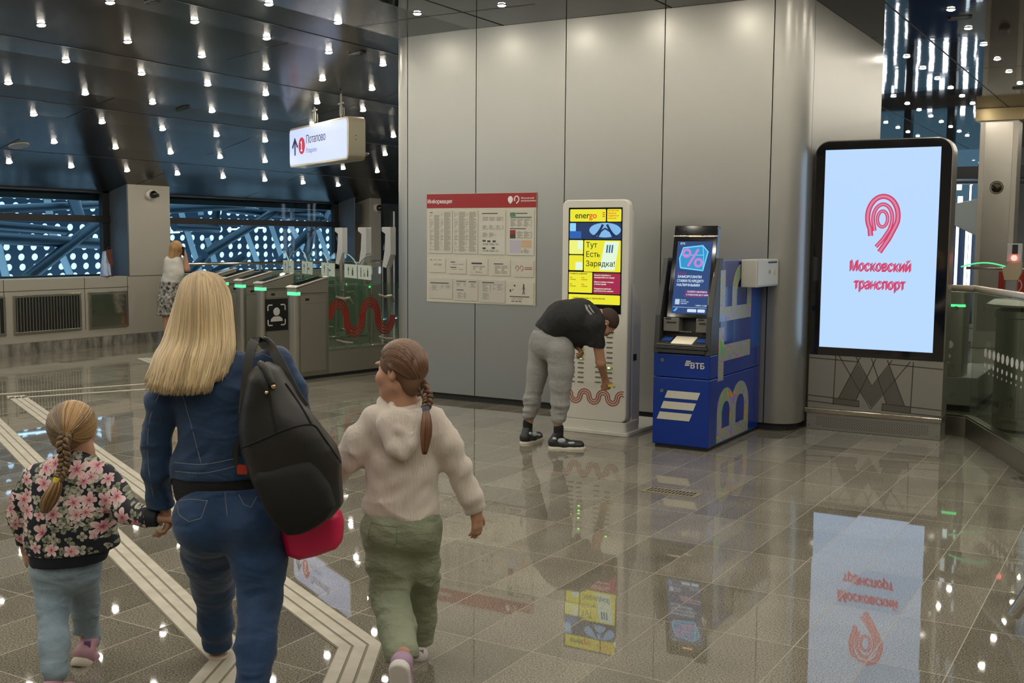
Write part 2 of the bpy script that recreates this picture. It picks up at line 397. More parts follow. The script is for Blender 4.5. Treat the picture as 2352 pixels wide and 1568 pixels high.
def struct(b, name, m, **k): return tag(b.obj(name, m, **k), kind='structure')

# floor
b = MB(); b.box(-14.35, 9.2, -7.2, 28.2, -.12, 0); struct(b, 'floor', M_floor)
# ceiling: flat over the concourse, curving down towards the windows
PROF = [(9.2, 3.92), (-6.4, 3.92), (-7.32, 3.90), (-8.22, 3.81), (-9.13, 3.69), (-10.04, 3.56), (-10.96, 3.39), (-11.86, 3.19), (-12.77, 2.97), (-13.68, 2.73), (-14.32, 2.56), (-14.95, 2.38)]
def zc(x):
    xs = [p[0] for p in PROF][::-1]; zs = [p[1] for p in PROF][::-1]; return float(np.interp(x, xs, zs))
def slope(x): return (zc(x+.2)-zc(x-.2))/.4
b = MB()
ys = [-7.2+2.2*k for k in range(17)]; xs = [9.2-1.2*k for k in range(13)]+[p[0] for p in PROF[1:]]
xs = sorted(set(round(v, 3) for v in xs), reverse=True)
for x0, x1 in zip(xs[:-1], xs[1:]):
    b.cur = int(x0 > -6)
    b.add([(x0, -7.2, zc(x0)), (x1, -7.2, zc(x1)), (x1, 28.2, zc(x1)), (x0, 28.2, zc(x0)), (x0, -7.2, zc(x0)+.1), (x1, -7.2, zc(x1)+.1), (x1, 28.2, zc(x1)+.1), (x0, 28.2, zc(x0)+.1)],
          [(0, 1, 2, 3), (7, 6, 5, 4), (4, 5, 1, 0), (6, 7, 3, 2)])
ceil = struct(b, 'ceiling', [mat('curved_ceiling_panel', (.018, .018, .018), .20, ior=1.27), M_ceil])
b = MB()   # open joints between the ceiling panels
for i, x0 in enumerate([-13.2, -11.4, -9.6, -7.8, -6.0, -4.15, -2.35, -.55, 1.3, 3.2, 5]):
    z = zc(x0); b.box(x0-.007, x0+.007, -7, 28, z-.0035, z+.05)
for j, y0 in enumerate([1.0, 5.4, 9.2, 12.4, 15.2, 19.0, 23.0]):
    for x0, x1 in zip(xs[:-1], xs[1:]):
        if (j+int(x0*1.3)) % 2: continue
        b.add([(x0, y0-.006, zc(x0)-.003), (x1, y0-.006, zc(x1)-.003), (x1, y0+.006, zc(x1)-.003), (x0, y0+.006, zc(x0)-.003)], [(0, 1, 2, 3)])
struct(b, 'trim_1', M_seam)
# unseen sides that close the hall
b = MB(); b.box(-14.9, 9.3, -7.4, -7.2, 0, 4); struct(b, 'wall_behind', M_wallflat)
b = MB(); b.box(9.2, 9.4, -7.4, 28.2, 0, 4); struct(b, 'wall_right', M_wallflat)

# ---------------- metal clad block in the middle of the hall (wall_back)
def arc(cx, cy, r, a0, a1, n): return [(cx+r*math.cos(math.radians(a0+(a1-a0)*i/n)), cy+r*math.sin(math.radians(a0+(a1-a0)*i/n))) for i in range(n+1)]
YB = 9.95
def panel(b, pts, z0, z1, th=.02):
    P = np.array(pts, float); n = len(P); N = []
    for i in range(n):
        t = P[min(i+1, n-1)]-P[max(i-1, 0)]; t /= np.linalg.norm(t); N.append((t[1], -t[0]))
    vs = []
    for (x, y), (nx, ny) in zip(P, N): vs += [(x, y, z0), (x, y, z1), (x-nx*th, y-ny*th, z1), (x-nx*th, y-ny*th, z0)]
    fs = [(0, 1, 2, 3), (4*n-1, 4*n-2, 4*n-3, 4*n-4)]
    for i in range(n-1):
        a = 4*i; c = a+4
        for j in range(4): fs.append((a+j, c+j, c+(j+1) % 4, a+(j+1) % 4))
    b.add(vs, fs)
b = MB(); g = .005; Z0, Z1 = .07, 3.918
panel(b, [(-7.42, 15)]+[(-7.42, 10.2)], Z0, Z1)
panel(b, [(-7.42, 10.19)]+arc(-7.22, YB+.2, .2, 180, 270, 10)+[(-7.20-g, YB)], Z0, Z1)
sx = [-7.20, -6.32, -5.265, -4.21, -3.155]
for a_, c_ in zip(sx[:-1], sx[1:]): panel(b, [(a_+g, YB), (c_-g, YB)], Z0, Z1)
panel(b, [(-3.155+g, YB)]+arc(-3.09, YB+.22, .22, 270, 360, 14)+[(-2.87, 10.24)], Z0, Z1)
panel(b, [(-2.87, 10.25), (-2.87, 13.0)], Z0, Z1); panel(b, [(-2.87, 13.0), (-3.6, 13.5), (-3.6, 15)], Z0, Z1)
struct(b, 'wall_back', M_wall, smooth='auto')
b = MB(); b.prism(arc(-7.20, YB+.24, .2, 180, 270, 6)+arc(-3.11, YB+.24, .2, 270, 360, 8)+[(-2.91, 12.97), (-3.64, 13.45), (-3.64, 15), (-7.38, 15)], 0, 3.9, 'xy'); struct(b, 'baseboard_back', M_seam)

# ---------------- window wall on the left
XW, XG = -14.32, -14.78
b = MB()
b.box(XG-.1, XW, -7.2, 17.9, .17, 1.10)                      # parapet body
b.box(XG-.1, XW, 12.23, 13.09, 1.10, 2.57)                   # pier
b.box(XG-.1, XW, 18.45, 18.84, 1.10, 2.57); b.box(XG-.1, XW, 17.9, 18.84, .17, 1.10)
struct(b, 'wall_left', M_wallflat, bevel=.004)
b = MB(); b.box(XG-.1, XG+.05, 17.95, 18.45, 1.10, 2.57)
b.box(XG, XW-.004, 12.205, 12.23, 1.10, 2.57); b.box(XG, XW-.004, 17.95, 17.98, 1.1, 2.57); struct(b, 'trim_2', M_reveal)
b = MB(); b.box(XG-.4, XG-.1, -7.2, 28, 2.30, 2.45); b.box(XG-.1, XW-.3, 18.84, 28.2, 0, 2.5); struct(b, 'trim_3', M_black)
b = MB()
for y in (-5, -2.1, .8, 3.7, 6.6, 9.98, 11.36, 12.18): b.box(XW-.001, XW+.002, y-.004, y+.004, .3, 1.10)
for z in (.93,): b.box(XW-.001, XW+.002, -7, 12.2, z-.004, z+.004)
b.box(XW-.001, XW+.002, 12.2, 17.9, 1.095, 1.103)
struct(b, 'trim_4', M_seam)
b = MB(); b.box(XG, XW+.012, -7.2, 18.84, 0, .17); struct(b, 'baseboard_left', M_marble)
def window(n, y0, y1, muls):
    z0, z1 = 1.10, 2.60
    f = MB(); w_ = .055
    f.box(XG-.04, XG+.05, y0, y0+w_, z0, z1); f.box(XG-.04, XG+.05, y1-.13, y1, z0, z1); f.box(XG-.04, XG+.05, y0, y1, z0, z0+.03); f.box(XG-.04, XG+.05, y0, y1, 2.42, z1)
    f.box(XG-.04, XG+.07, y0, y1, 1.95, 2.06)
    for y in muls: f.box(XG-.04, XG+.05, y-.03, y+.03, z0, z1)
    o = struct(f, 'window_%d' % n, M_black)
    gl = MB(); gl.box(XG-.01, XG-.002, y0+w_, y1-.13, z0+.03, 1.95); gl.box(XG-.01, XG-.002, y0+w_, y1-.13, 2.06, 2.42); gl.obj('pane', M_glassw, o)
    return o
window(1, 3.0, 12.2, []); window(2, 13.09, 17.95, []); window(3, -6.6, 2.2, [-2.2])
b = MB(); b.box(XG-.1, XG, 2.2, 3.0, 1.1, 2.57); b.box(XG-.1, XG, -7.2, -6.6, 1.1, 2.57); struct(b, 'trim_5', M_reveal)

# ---------------- outside the windows: perforated cladding and steel space frame
def perf_mat():
    s = NT('perforated_blue_cladding'); tc, sp = s.xyz()
    u = s.m_('DIVIDE', sp.outputs[1], .27); v = s.m_('DIVIDE', sp.outputs[2], .18)
    fv = s.m_('FLOOR', v); u = s.m_('ADD', u, s.m_('MULTIPLY', fv, .12))
    du = s.m_('MULTIPLY', s.m_('SUBTRACT', s.m_('FRACT', u), .5), .27); dv = s.m_('MULTIPLY', s.m_('SUBTRACT', s.m_('FRACT', v), .5), .18)
    r = s.m_('SQRT', s.m_('ADD', s.m_('MULTIPLY', du, du), s.m_('MULTIPLY', dv, dv)))
    cb = s.n('ShaderNodeCombineXYZ'); s.l(s.m_('FLOOR', u), cb.inputs[0]); s.l(fv, cb.inputs[1]); wn = s.n('ShaderNodeTexWhiteNoise'); s.l(cb.outputs[0], wn.inputs[0])
    n = s.n('ShaderNodeTexNoise'); n.inputs['Scale'].default_value = .55; s.l(tc.outputs['Object'], n.inputs[0])
    rad = s.m_('MULTIPLY', s.m_('GREATER_THAN', s.m_('ADD', n.outputs[0], s.m_('MULTIPLY', wn.outputs[0], .12)), .41), .060)
    s.l(s.m_('GREATER_THAN', r, rad), s.b.inputs['Alpha'])
    s.b.inputs['Base Color'].default_value = (.018, .042, .07, 1); s.b.inputs['Roughness'].default_value = .45; s.b.inputs['Metallic'].default_value = .2
    return s.m
M_perf = perf_mat(); M_truss = mat('blue_grey_steel', (.022, .045, .065), .4, metal=.3); M_trussl = mat('pale_steel_strut', (.30, .38, .42), .4, metal=.2)
b = MB(); b.quad((-17.9, -4, -1.5), (-17.9, 30, -1.5), (-17.35, 30, 2.9), (-17.35, -4, 2.9))
tag(b.obj('cladding_screen', M_perf), 'dark blue perforated cladding screen with round lit holes outside the windows', 'facade')
def ox(x, y, X): return onp(x, y, 0, X)
tr = [[(-40, 545), (240, 560), .14], [(-60, 482), (225, 470), .10], [(150, 400), (182, 500), .15], [(60, 640), (240, 500), .14], [(-30, 515), (150, 530), .10],
      [(380, 480), (560, 470), .13], [(470, 585), (640, 480), .13], [(400, 520), (500, 525), .12], [(520, 480), (740, 500), .12], [(600, 475), (860, 490), .10],
      [(735, 440), (722, 500), .15], [(640, 605), (735, 505), .14], [(700, 600), (725, 500), .13], [(500, 430), (495, 520), .12], [(450, 650), (560, 590), .13],
      [(615, 450), (650, 430), .10], [(420, 640), (500, 560), .12], [(770, 430), (745, 505), .10]]
for i, (p, q, r) in enumerate(tr):
    P, Q = ox(*p, -15.9-.25*(i % 3)), ox(*q, -15.9-.25*((i+1) % 3)); b = MB(); b.tube([P, Q], r*.68, 12)
    tag(b.obj('truss_tube', M_truss, smooth='auto'), 'round dark blue steel tube of the space frame outside the windows', 'beam', 'space frame tubes outside the windows')
for i, (p, q) in enumerate([[(100, 405), (112, 480)], [(125, 545), (165, 640)], [(-5, 560), (15, 640)], [(400, 430), (420, 500)], [(430, 530), (455, 610)], [(560, 520), (595, 612)], [(620, 510), (650, 600)], [(668, 520), (720, 612)], [(455, 435), (460, 480)], [(540, 440), (548, 470)], [(480, 560), (505, 640)], [(735, 540), (760, 610)]]):
    P, Q = ox(*p, -16.9), ox(*q, -16.9); b = MB(); d = (Q-P); P = P-d*.15; Q = Q+d*.3
    b.tube([P, Q], .075, 4)
    tag(b.obj('facade_strut', M_trussl), 'slanting pale steel strut outside the windows', 'beam', 'pale struts outside the windows')
for i, (p, q, X) in enumerate([((-10, 420), (85, 420), -16.6), ((0, 556), (112, 550), -16.6), ((145, 549), (165, 547), -16.6), ((523, 527), (545, 526), -16.6), ((572, 524), (606, 523), -16.6), ((392, 534), (412, 533), -16.6)]):
    b = MB(); b.tube([ox(*p, X), ox(*q, X)], .018, 6)
    tag(b.obj('light_tube', emi('cold_light_tube', (.7, .9, 1), 4)), 'thin cold white light tube outside the windows', 'lamp', 'light tubes outside the windows')

# ---------------- far end of the hall, seen past the column
M_far = glassm('tinted_blue_glazing', (.20, .25, .27), .3)
b = MB(); b.box(-7.7, -3.85, 28.0, 28.02, 0, 4.0); struct(b, 'window_4', M_far)
b = MB(); b.box(-14.8, -7.7, 28.0, 28.2, 0, 4.0); b.box(-3.85, 9.3, 28.0, 28.2, 0, 4.0); struct(b, 'wall_far', mat('far_wall_paint', (.30, .33, .33), .5))
M_slit = emi('daylight_slit', (.88, .94, 1), 5.5)
rs = random.Random(4)
xx = -7.6; n = 0
while xx < -4.0:
    wd = rs.choice([.03, .05, .04, .10, .03]); z0 = rs.uniform(.3, 1.3); z1 = rs.uniform(2.6, 3.55); b = MB()
    zz = z0
    while zz < z1:
        l_ = rs.uniform(.3, .9); sh = rs.uniform(-.05, .05); b.box(xx+sh, xx+sh+wd, 27.93, 27.99, zz, min(zz+l_, z1)); zz += l_+rs.choice([0, .04, .15])
    tag(b.obj('light_slit', M_slit), 'narrow upright slit of cold light in the blue end wall of the hall', 'light', 'light slits in the far end wall')
    xx += wd+rs.uniform(.12, .30); n += 1
b = MB()
for x in np.arange(-7.4, -3.9, .95): b.box(x, x+.16, 27.3, 27.6, 0, 3.9)
struct(b, 'trim_6', mat('navy_mullion', (.03, .05, .08), .4))
b = MB(); b.box(-7.5, 3.2, 24.6, 25.0, 3.05, 3.3); b.box(-7.5, 3.2, 24.6, 25, 2.95, 3.0); struct(b, 'trim_7', M_black)

# ---------------- tactile paving
M_tact = mat('cream_tactile_stone', (.44, .40, .31), .55, noise=(9, (.54, .50, .41), 5, (1, 1, 1)))
M_tgr = mat('tactile_groove', (.23, .20, .14), .7)
def strip(name, path, w_, label, ridges=3, z=.006):
    root = thing(name, label, 'tactile paving', (path[0][0], path[0][1], 0), 0, 'cream tactile strips in the floor')
    o = np.array([path[0][0], path[0][1], 0]); P = [np.array(p, float) for p in path]
    def off(P, d):
        out = []
        for i in range(len(P)):
            ns = []
            for a_, c_ in ((i-1, i), (i, i+1)):
                if a_ >= 0 and c_ < len(P): t = P[c_]-P[a_]; t /= np.linalg.norm(t); ns.append(np.array([-t[1], t[0]]))
            nn = sum(ns); nn /= np.linalg.norm(nn); k = 1/max(.4, nn@ns[0]); out.append(P[i]+nn*d*k)
        return out
    def band(d0, d1, z0, z1, m, nm):
        A, B = off(P, d0), off(P, d1); b = MB()
        for i in range(len(P)-1):
            q = [A[i], A[i+1], B[i+1], B[i]]; b.prism([tuple(v-o[:2]) for v in q], z0, z1, 'xy')
        return b.obj(nm, m, root)
    band(-w_/2, w_/2, .0005, .003, M_tgr, 'base')
    for k in range(ridges):
        c_ = (k-(ridges-1)/2)*w_/ridges; band(c_-w_/ridges*.40, c_+w_/ridges*.40, .0005, z, M_tact, 'ridge')
    return root
strip('tactile_strip', [(-10.72, 7.57), (-6.1, 5.27), (-2.90, 3.66), (-2.62, 3.18), (-2.2, 2.4)], .19, 'ribbed cream tactile strip ending in a bend between woman and older girl')
strip('tactile_strip', [(-12.6, 8.02), (-7.5, 5.42), (-3.26, 3.27), (-3.05, 2.85)], .19, 'ribbed cream tactile strip passing behind the small girl and under the woman')
strip('tactile_strip', [(-11.05, 7.35), (-10.9, 7.70), (-10.30, 9.10), (-9.95, 9.8)], .085, 'thin cream floor line nearer the windows, crossing behind the small girl\'s head', 1)
strip('tactile_strip', [(-10.62, 7.40), (-9.93, 8.78), (-9.5, 9.6)], .085, 'thin cream floor line farther from the windows, crossing behind the small girl\'s head', 1)
strip('tactile_strip', [(-12.55, 10.95), (-11.3, 10.3), (-10.4, 9.8)], .24, 'short wide cream tactile strip left of the ticket gates', 3)

# ---------------- ceiling lights
rows = {}
def row(x, y0, st, n): rows[x] = [y0+st*k for k in range(n)]
for i in range(8):
    x = [-8.22, -9.13, -10.04, -10.96, -11.86, -12.77, -13.68][i] if i < 7 else None
    if x: row(x, 7.87-.03*i-11*.997+.997*1, .997, 21 if i < 6 else 20)
row(-7.32, 7.93-11*1.0+1, 1.0, 12); row(-6.41, 9.02-12*1.0+1, 1.0, 12); row(-5.49, 9.08-12+1, 1.0, 12); row(-4.59, 9.08-12+1, 1., 12); row(-3.68, 9.1-12+1, 1., 12); row(-2.78, 9.1-12+1, 1., 12)
rows[-1.88] = [-1.9+1.0*k for k in range(13)]+[11.23, 12.28, 13.36, 14.48, 15.60, 16.80, 17.9, 19.0, 20.1]
rows[-2.78] += [13.8, 14.80, 15.83, 16.86, 17.87, 18.89, 19.93, 21, 22, 23]
rows[-3.68] += [16.45, 17.44, 18.46, 19.42, 20.47, 21.5, 22.5, 23.5, 24.5]; rows[-4.59] += [20.25, 21.2, 22.25, 23.2, 24.2]
for i, x in enumerate((-.97, -.06, .85, 1.76, 2.67)): row(x, -1.9, 1.0, 12)
row(3.6, -1.9, 2.0, 8); row(5.6, -1.9, 2.0, 8)
rows[-.97] += [10.1+k for k in range(14)]; rows[-.06] += [10.1+k for k in range(14)]; rows[.85] += [10.1+k for k in range(12)]; rows[1.76] += [10.1+2*k for k in range(6)]
M_ring = mat('lamp_ring', (.03, .03, .03), .3, metal=.5)
def lampmesh():
    b = MB(); b.cur = 0
    prof = [(.046, .010), (.046, -.001), (.041, -.003), (.038, -.001)]; b.lathe(prof, (0, 0, 0), 14)
    b.cur = 1; b.lathe([(.038, -.002), (.034, -.008), (.022, -.0125), (.008, -.014)], (0, 0, 0), 10)
    return b
lm = lampmesh(); proto = lm.obj('ceiling_downlight', [M_ring, M_lamp])
first = True; NL = 0
for x, yy in rows.items():
    for y in yy:
        o = proto if first else proto.copy()
        if not first: C.objects.link(o)
        first = False; NL += 1
        o.location = (x, y, zc(x)-.004); o.rotation_euler = (0, -math.atan(slope(x)), 0)
        tag(o, 'small round glowing downlight set flush in the dark ceiling', 'downlight', 'grid of ceiling downlights')
print('downlights', NL)
# round white speakers and dark vents in the ceiling
def disc(name, lab, cat, x, y, r, m, grp=None, dz=-.012, ell=1.):
    b = MB(); b.lathe([(r*.96, .02), (r, .0), (r*.96, dz), (r*.1, dz*1.1)], (0, 0, 0), 24)
    o = b.obj(name, m, loc=(x, y, zc(x)-.002)); o.rotation_euler = (0, -math.atan(slope(x)), 0); o.scale = (1, ell, 1); tag(o, lab, cat, grp)
disc('ceiling_speaker', 'round pale ceiling speaker at the far left above the first window', 'speaker', -13.0, 9.35, .13, M_grey)
disc('ceiling_speaker', 'round pale ceiling speaker right of the hanging station sign', 'speaker', -12.0, 15.25, .13, M_grey)
M_vent = mat('vent_plastic', (.01, .01, .01), .5)
for x, y, lab in [(-7.93, 7.12, 'small dark ceiling sensor near the top left corner of the view'), (-8.05, 10.16, 'small dark ceiling sensor above right of the hanging sign'), (-11.0, 10.3, 'small dark ceiling sensor in the middle of the left ceiling'), (-1.87, 11.69, 'small dark ceiling sensor beside the lamps at the right'), (-1.92, 17.3, 'small dark ceiling sensor at the right edge of the view')]:
    b = MB(); b.rbox(-.11, .11, -.045, .045, .04, -.014, .01, 'xy'); b.box(-.05, .05, -.02, .02, -.02, -.013)
    o = b.obj('ceiling_sensor', M_vent, loc=(x, y, zc(x)-.002)); o.rotation_euler = (0, -math.atan(slope(x)), 0); tag(o, lab, 'sensor')
# ================================================================ hanging sign
sg = thing('hanging_sign', 'hanging illuminated sign with red circled 1 and arrow, over the hall', 'sign', (-9.62, 11.64, 2.73), math.atan2(-.475, .88))
# local x to the right along the face, -y towards the viewer; face from x=-1.43 to .7 ; height .54
b = MB(); b.rbox(-1.44, .71, 0, .55, .07, -.10, .14); b.obj('housing', mat('sign_housing', (.55, .50, .38), .3, metal=.6), sg, smooth='auto', bevel=.008)
b = MB(); b.rbox(-1.41, .68, .03, .52, .055, -.106, -.10); b.obj('lit_face', emi('sign_face', (.62, .71, .98), 1.0), sg)
M_navy = emi('sign_navy', (.01, .015, .05), 1); M_red = emi('sign_red', (.50, .015, .06), 1)
b = MB(); ax = -1.19; b.box(ax-.017, ax+.017, -.112, -.106, .16, .38); b.ribbon([(ax-.10, .27), (ax, .39), (ax+.10, .27)], .035, -.112, -.106); b.obj('arrow', M_navy, sg)
b = MB(); b.prism([(-.92+.115*math.cos(t*PI/12), .28+.115*math.sin(t*PI/12)) for t in range(24)], -.113, -.106, 'xz'); b.obj('line_disc', M_red, sg)
M_wl = emi('sign_white', (.95, .95, 1), 1.0)
b = MB(); b.ribbon([(-.950, .320), (-.918, .345), (-.918, .215)], .022, -.1145, -.113); b.ribbon([(-.950, .215), (-.888, .215)], .020, -.1143, -.113); b.obj('numeral', M_wl, sg)
text('Потапово', .155, M_navy, sg, MXZ(-.76, -.107, .30), 'station_name', .006)
text('Potapovo', .105, emi('sign_violet', (.20, .19, .42), 1), sg, MXZ(-.76, -.107, .17), 'station_name')
for i, x in enumerate((-.70, .24)):
    h = zc(-9.5-.3*(1-i))+.02-2.73-(.16 if not i else 0); b = MB(); b.tube([(x, 0, .55), (x, 0, .62)], .012, 8); b.tube([(x-.03, 0, .60), (x-.03, 0, .72), (x, 0, .75), (x+.03, 0, .72), (x+.03, 0, .60)], .009, 6)
    b.tube([(x-.08, 0, .755), (x+.08, 0, .755)], .012, 6); b.tube([(x, 0, .75), (x, 0, .88)], .012, 6); b.tube([(x+.03, .02, .55), (x+.06, .02, .62), (x+.05, .02, .7)], .005, 6); b.obj('hanger', M_grey, sg)
    b = MB(); b.tube([(x, 0, .86), (x, 0, h)], .009, 6); b.obj('rod', M_black, sg)
b = MB()
for z in (.25, .30): b.box(.708, .712, .0, .012, z, z+.012)
b.obj('screw', M_black, sg)

# ================================================================ information board and its notices
BX, BZ = (lambda u: -6.93+(u-112)*.001026), (lambda v: 2.22-(v-118)*.000868)
ib = thing('information_board', 'large wall board with red heading strip holding rows of printed notices', 'notice board', (-6.255, YB, 1.06))
def L_(x, z): return x+6.255, z-1.06
M_bd = mat('board_white', (.60, .57, .47), .35)
b = MB(); b.box(-.68, .675, -.012, 0, 0, 1.16); b.obj('board', M_bd, ib, bevel=.002)
b = MB(); b.box(-.68, .675, -.0145, -.012, 1.008, 1.157); b.obj('heading_strip', mat('board_red', (.33, .008, .006), .35), ib)
M_pt = mat('print_white', (.85, .80, .78), .4)
text('Информация', .060, M_pt, ib, MXZ(-.672, -.015, 1.058), 'heading', .022, sx=.86)
for cx, hol in ((.37, 0), (.445, 1)):
    b = MB()
    if hol: b.ribbon([(cx+.026*math.cos(math.radians(a)), 1.092+.032*math.sin(math.radians(a))) for a in range(215, -61, -15)]+[(cx-.004, 1.05)], .012, -.017, -.0145)
    else: b.prism([(cx+.03*math.cos(math.radians(a)), 1.09+.035*math.sin(math.radians(a))) for a in range(-40, 250, 15)]+[(cx, 1.045)], -.017, -.0145, 'xz')
    b.obj('emblem', M_pt, ib)
text('Московский', .026, M_pt, ib, MXZ(.495, -.015, 1.095), 'lettering', .01); text('метрополитен', .026, M_pt, ib, MXZ(.495, -.015, 1.068), 'lettering', .01)
def print_mat(name, pitch, dark, paper, seed, cols=1, wcol=.1):
    s = NT(name); tc, sp = s.xyz(); z = s.m_('DIVIDE', sp.outputs[2], pitch); iz = s.m_('FLOOR', z); fz = s.m_('FRACT', z)
    xq = s.m_('FLOOR', s.m_('DIVIDE', sp.outputs[0], .004)); cb = s.n('ShaderNodeCombineXYZ'); s.l(iz, cb.inputs[0]); cb.inputs[1].default_value = seed
    wn = s.n('ShaderNodeTexWhiteNoise'); s.l(cb.outputs[0], wn.inputs[0])
    fx = s.m_('DIVIDE', s.m_('FRACT', s.m_('DIVIDE', s.m_('ADD', sp.outputs[0], 5.0), wcol)), 1)
    ln = s.m_('LESS_THAN', fx, s.m_('ADD', .42, s.m_('MULTIPLY', wn.outputs[0], .75))); ink = s.m_('MULTIPLY', s.m_('LESS_THAN', fz, .55), ln)
    ink = s.m_('MULTIPLY', ink, s.m_('LESS_THAN', fx, .93)); s.l(s.mix(ink, paper, dark), s.b.inputs['Base Color']); s.b.inputs['Roughness'].default_value = .3
    return s.m
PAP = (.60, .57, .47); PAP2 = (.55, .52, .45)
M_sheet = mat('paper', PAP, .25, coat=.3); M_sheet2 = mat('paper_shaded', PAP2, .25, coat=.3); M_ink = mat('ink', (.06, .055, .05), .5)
M_p1 = print_mat('dense_print', .0075, (.22, .21, .17), PAP, 1.0, 1, .13); M_p2 = print_mat('medium_print', .011, (.25, .23, .19), PAP, 2.0, 1, .08); M_p3 = print_mat('fine_print', .009, (.28, .26, .24), PAP2, 3.0, 1, .09)
def sheet(u0, u1, v0, v1, lab, parts, m=M_sheet):
    x0, x1, z1, z0 = BX(u0), BX(u1), BZ(v0), BZ(v1); root = thing('printed_notice', lab, 'notice', (x0, YB-.0155, z0), 0, 'notices on the information board')
    b = MB(); b.box(0, x1-x0, -.003, .001, 0, z1-z0); b.obj('page', m, root, bevel=.001)
    for (a, c, d, e, mm, nm) in parts: b = MB(); b.box(BX(a)-x0, BX(c)-x0, -.0036, -.003, BZ(e)-z0, BZ(d)-z0); b.obj(nm, mm, root)
    return root
T = 'text_block'; Q = 'picture'
M_gr = mat('ink_green', (.10, .22, .14), .4); M_rd = mat('ink_red', (.28, .03, .02), .4); M_org = mat('ink_orange', (.60, .42, .25), .4); M_lil = mat('ink_lilac', (.50, .47, .55), .4)
sheet(135, 430, 325, 850, 'tall notice at the top left of the board, two columns of dense small print', [(150, 275, 345, 362, M_ink, Q) if 0 else (150, 185, 345, 355, M_ink, T), (148, 270, 375, 820, M_p1, T), (285, 410, 345, 820, M_p1, T)])
sheet(445, 745, 325, 850, 'second tall notice of the top row, two dark columns of print', [(458, 590, 340, 828, M_p1, T), (598, 730, 340, 828, M_p1, T)])
sheet(765, 1075, 325, 855, 'third tall notice of the top row, small text squares above little drawings', [(795, 985, 357, 368, M_ink, T)]+[(x, x+78, y, y+55, M_p2, T) for x in (797, 885, 972) for y in (400, 500, 592)][:8]+[(x, x+38, y, y+22, M_ink, Q) for x, y in ((805, 680), (862, 685), (925, 685), (805, 770), (915, 765))]+[(x, x+70, y, y+20, M_p2, T) for x in (797, 860, 925) for y in (720, 800)])
sheet(1098, 1410, 325, 858, 'fourth tall notice of the top row, green and red tables with an orange block', [(1130, 1195, 352, 400, M_gr, Q), (1200, 1330, 357, 368, M_ink, T), (1135, 1380, 402, 418, M_gr, 'table_row'), (1135, 1380, 425, 520, M_p2, T), (1130, 1315, 538, 548, M_ink, T), (1130, 1195, 560, 610, M_rd, Q), (1130, 1195, 610, 660, M_ink, Q), (1200, 1385, 575, 655, M_p2, T), (1130, 1255, 680, 830, M_lil, Q), (1262, 1380, 680, 765, M_org, 'table_row'), (1262, 1350, 780, 830, M_p2, T)])
sheet(135, 345, 910, 1088, 'small blank-looking notice at the left end of the middle row', [(155, 180, 928, 936, M_ink, T), (200, 300, 928, 940, M_p2, T), (200, 300, 975, 1008, M_p2, T)])
sheet(390, 605, 910, 1098, 'second small notice of the middle row with a short timetable', [(413, 470, 950, 960, M_ink, T), (413, 580, 972, 990, M_p2, T), (413, 485, 1015, 1025, M_ink, T), (413, 580, 1038, 1052, M_p2, T)])
sheet(650, 870, 912, 1104, 'third small notice of the middle row, centred paragraph of text', [(672, 800, 955, 975, M_ink, T), (685, 840, 995, 1045, M_p2, T), (672, 845, 1060, 1078, M_p1, T)])
sheet(915, 1135, 914, 1108, 'fourth small notice of the middle row, short heading over a block of text', [(940, 1055, 960, 972, M_ink, T), (950, 1110, 985, 1085, M_p2, T)])
r_ = sheet(1185, 1410, 920, 1115, 'small notice at the right end of the middle row with two round emblems', [(1305, 1390, 1000, 1008, M_rd, T), (1305, 1395, 1018, 1026, M_rd, T)])
for cx in (.034, .085):
    b = MB(); b.ribbon([(cx+.018*math.cos(math.radians(a)), .09+.024*math.sin(math.radians(a))) for a in range(215, -61, -15)]+[(cx-.002, .058)], .006, -.0036, -.003); b.obj('emblem', M_rd, r_)
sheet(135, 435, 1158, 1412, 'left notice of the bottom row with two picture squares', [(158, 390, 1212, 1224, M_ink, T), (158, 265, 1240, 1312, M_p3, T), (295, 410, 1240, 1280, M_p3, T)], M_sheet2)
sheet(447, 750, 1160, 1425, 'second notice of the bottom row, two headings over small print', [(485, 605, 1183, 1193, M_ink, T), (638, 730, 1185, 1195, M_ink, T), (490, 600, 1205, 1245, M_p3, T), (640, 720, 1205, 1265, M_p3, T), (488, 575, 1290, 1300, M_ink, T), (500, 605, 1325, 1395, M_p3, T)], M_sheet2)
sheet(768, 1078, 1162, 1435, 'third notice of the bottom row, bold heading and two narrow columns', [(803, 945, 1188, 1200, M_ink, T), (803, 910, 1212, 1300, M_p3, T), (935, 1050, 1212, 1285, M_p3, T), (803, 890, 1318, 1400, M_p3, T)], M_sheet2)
r_ = sheet(1098, 1412, 1172, 1445, 'right notice of the bottom row with a drawing of a walking figure', [(1133, 1150, 1265, 1295, M_ink, Q), (1165, 1175, 1262, 1278, M_ink, Q), (1180, 1200, 1210, 1230, M_ink, Q), (1133, 1362, 1345, 1356, M_ink, T), (1155, 1290, 1368, 1388, M_p3, T), (1155, 1190, 1402, 1412, M_ink, T), (1200, 1230, 1402, 1412, M_ink, T), (1238, 1272, 1402, 1412, M_ink, T)])
b = MB(); b.prism([(.203+.008*math.cos(t*.785), .208+.008*math.sin(t*.785)) for t in range(8)], -.0036, -.003, 'xz'); b.ribbon([(.203, .2), (.203, .15)], .016, -.0036, -.003); b.ribbon([(.203, .15), (.190, .105)], .008, -.0036, -.003); b.ribbon([(.203, .15), (.216, .105)], .008, -.0036, -.003); b.ribbon([(.185, .16), (.203, .19), (.225, .155)], .004, -.0036, -.003); b.obj('figure_drawing', M_ink, r_)

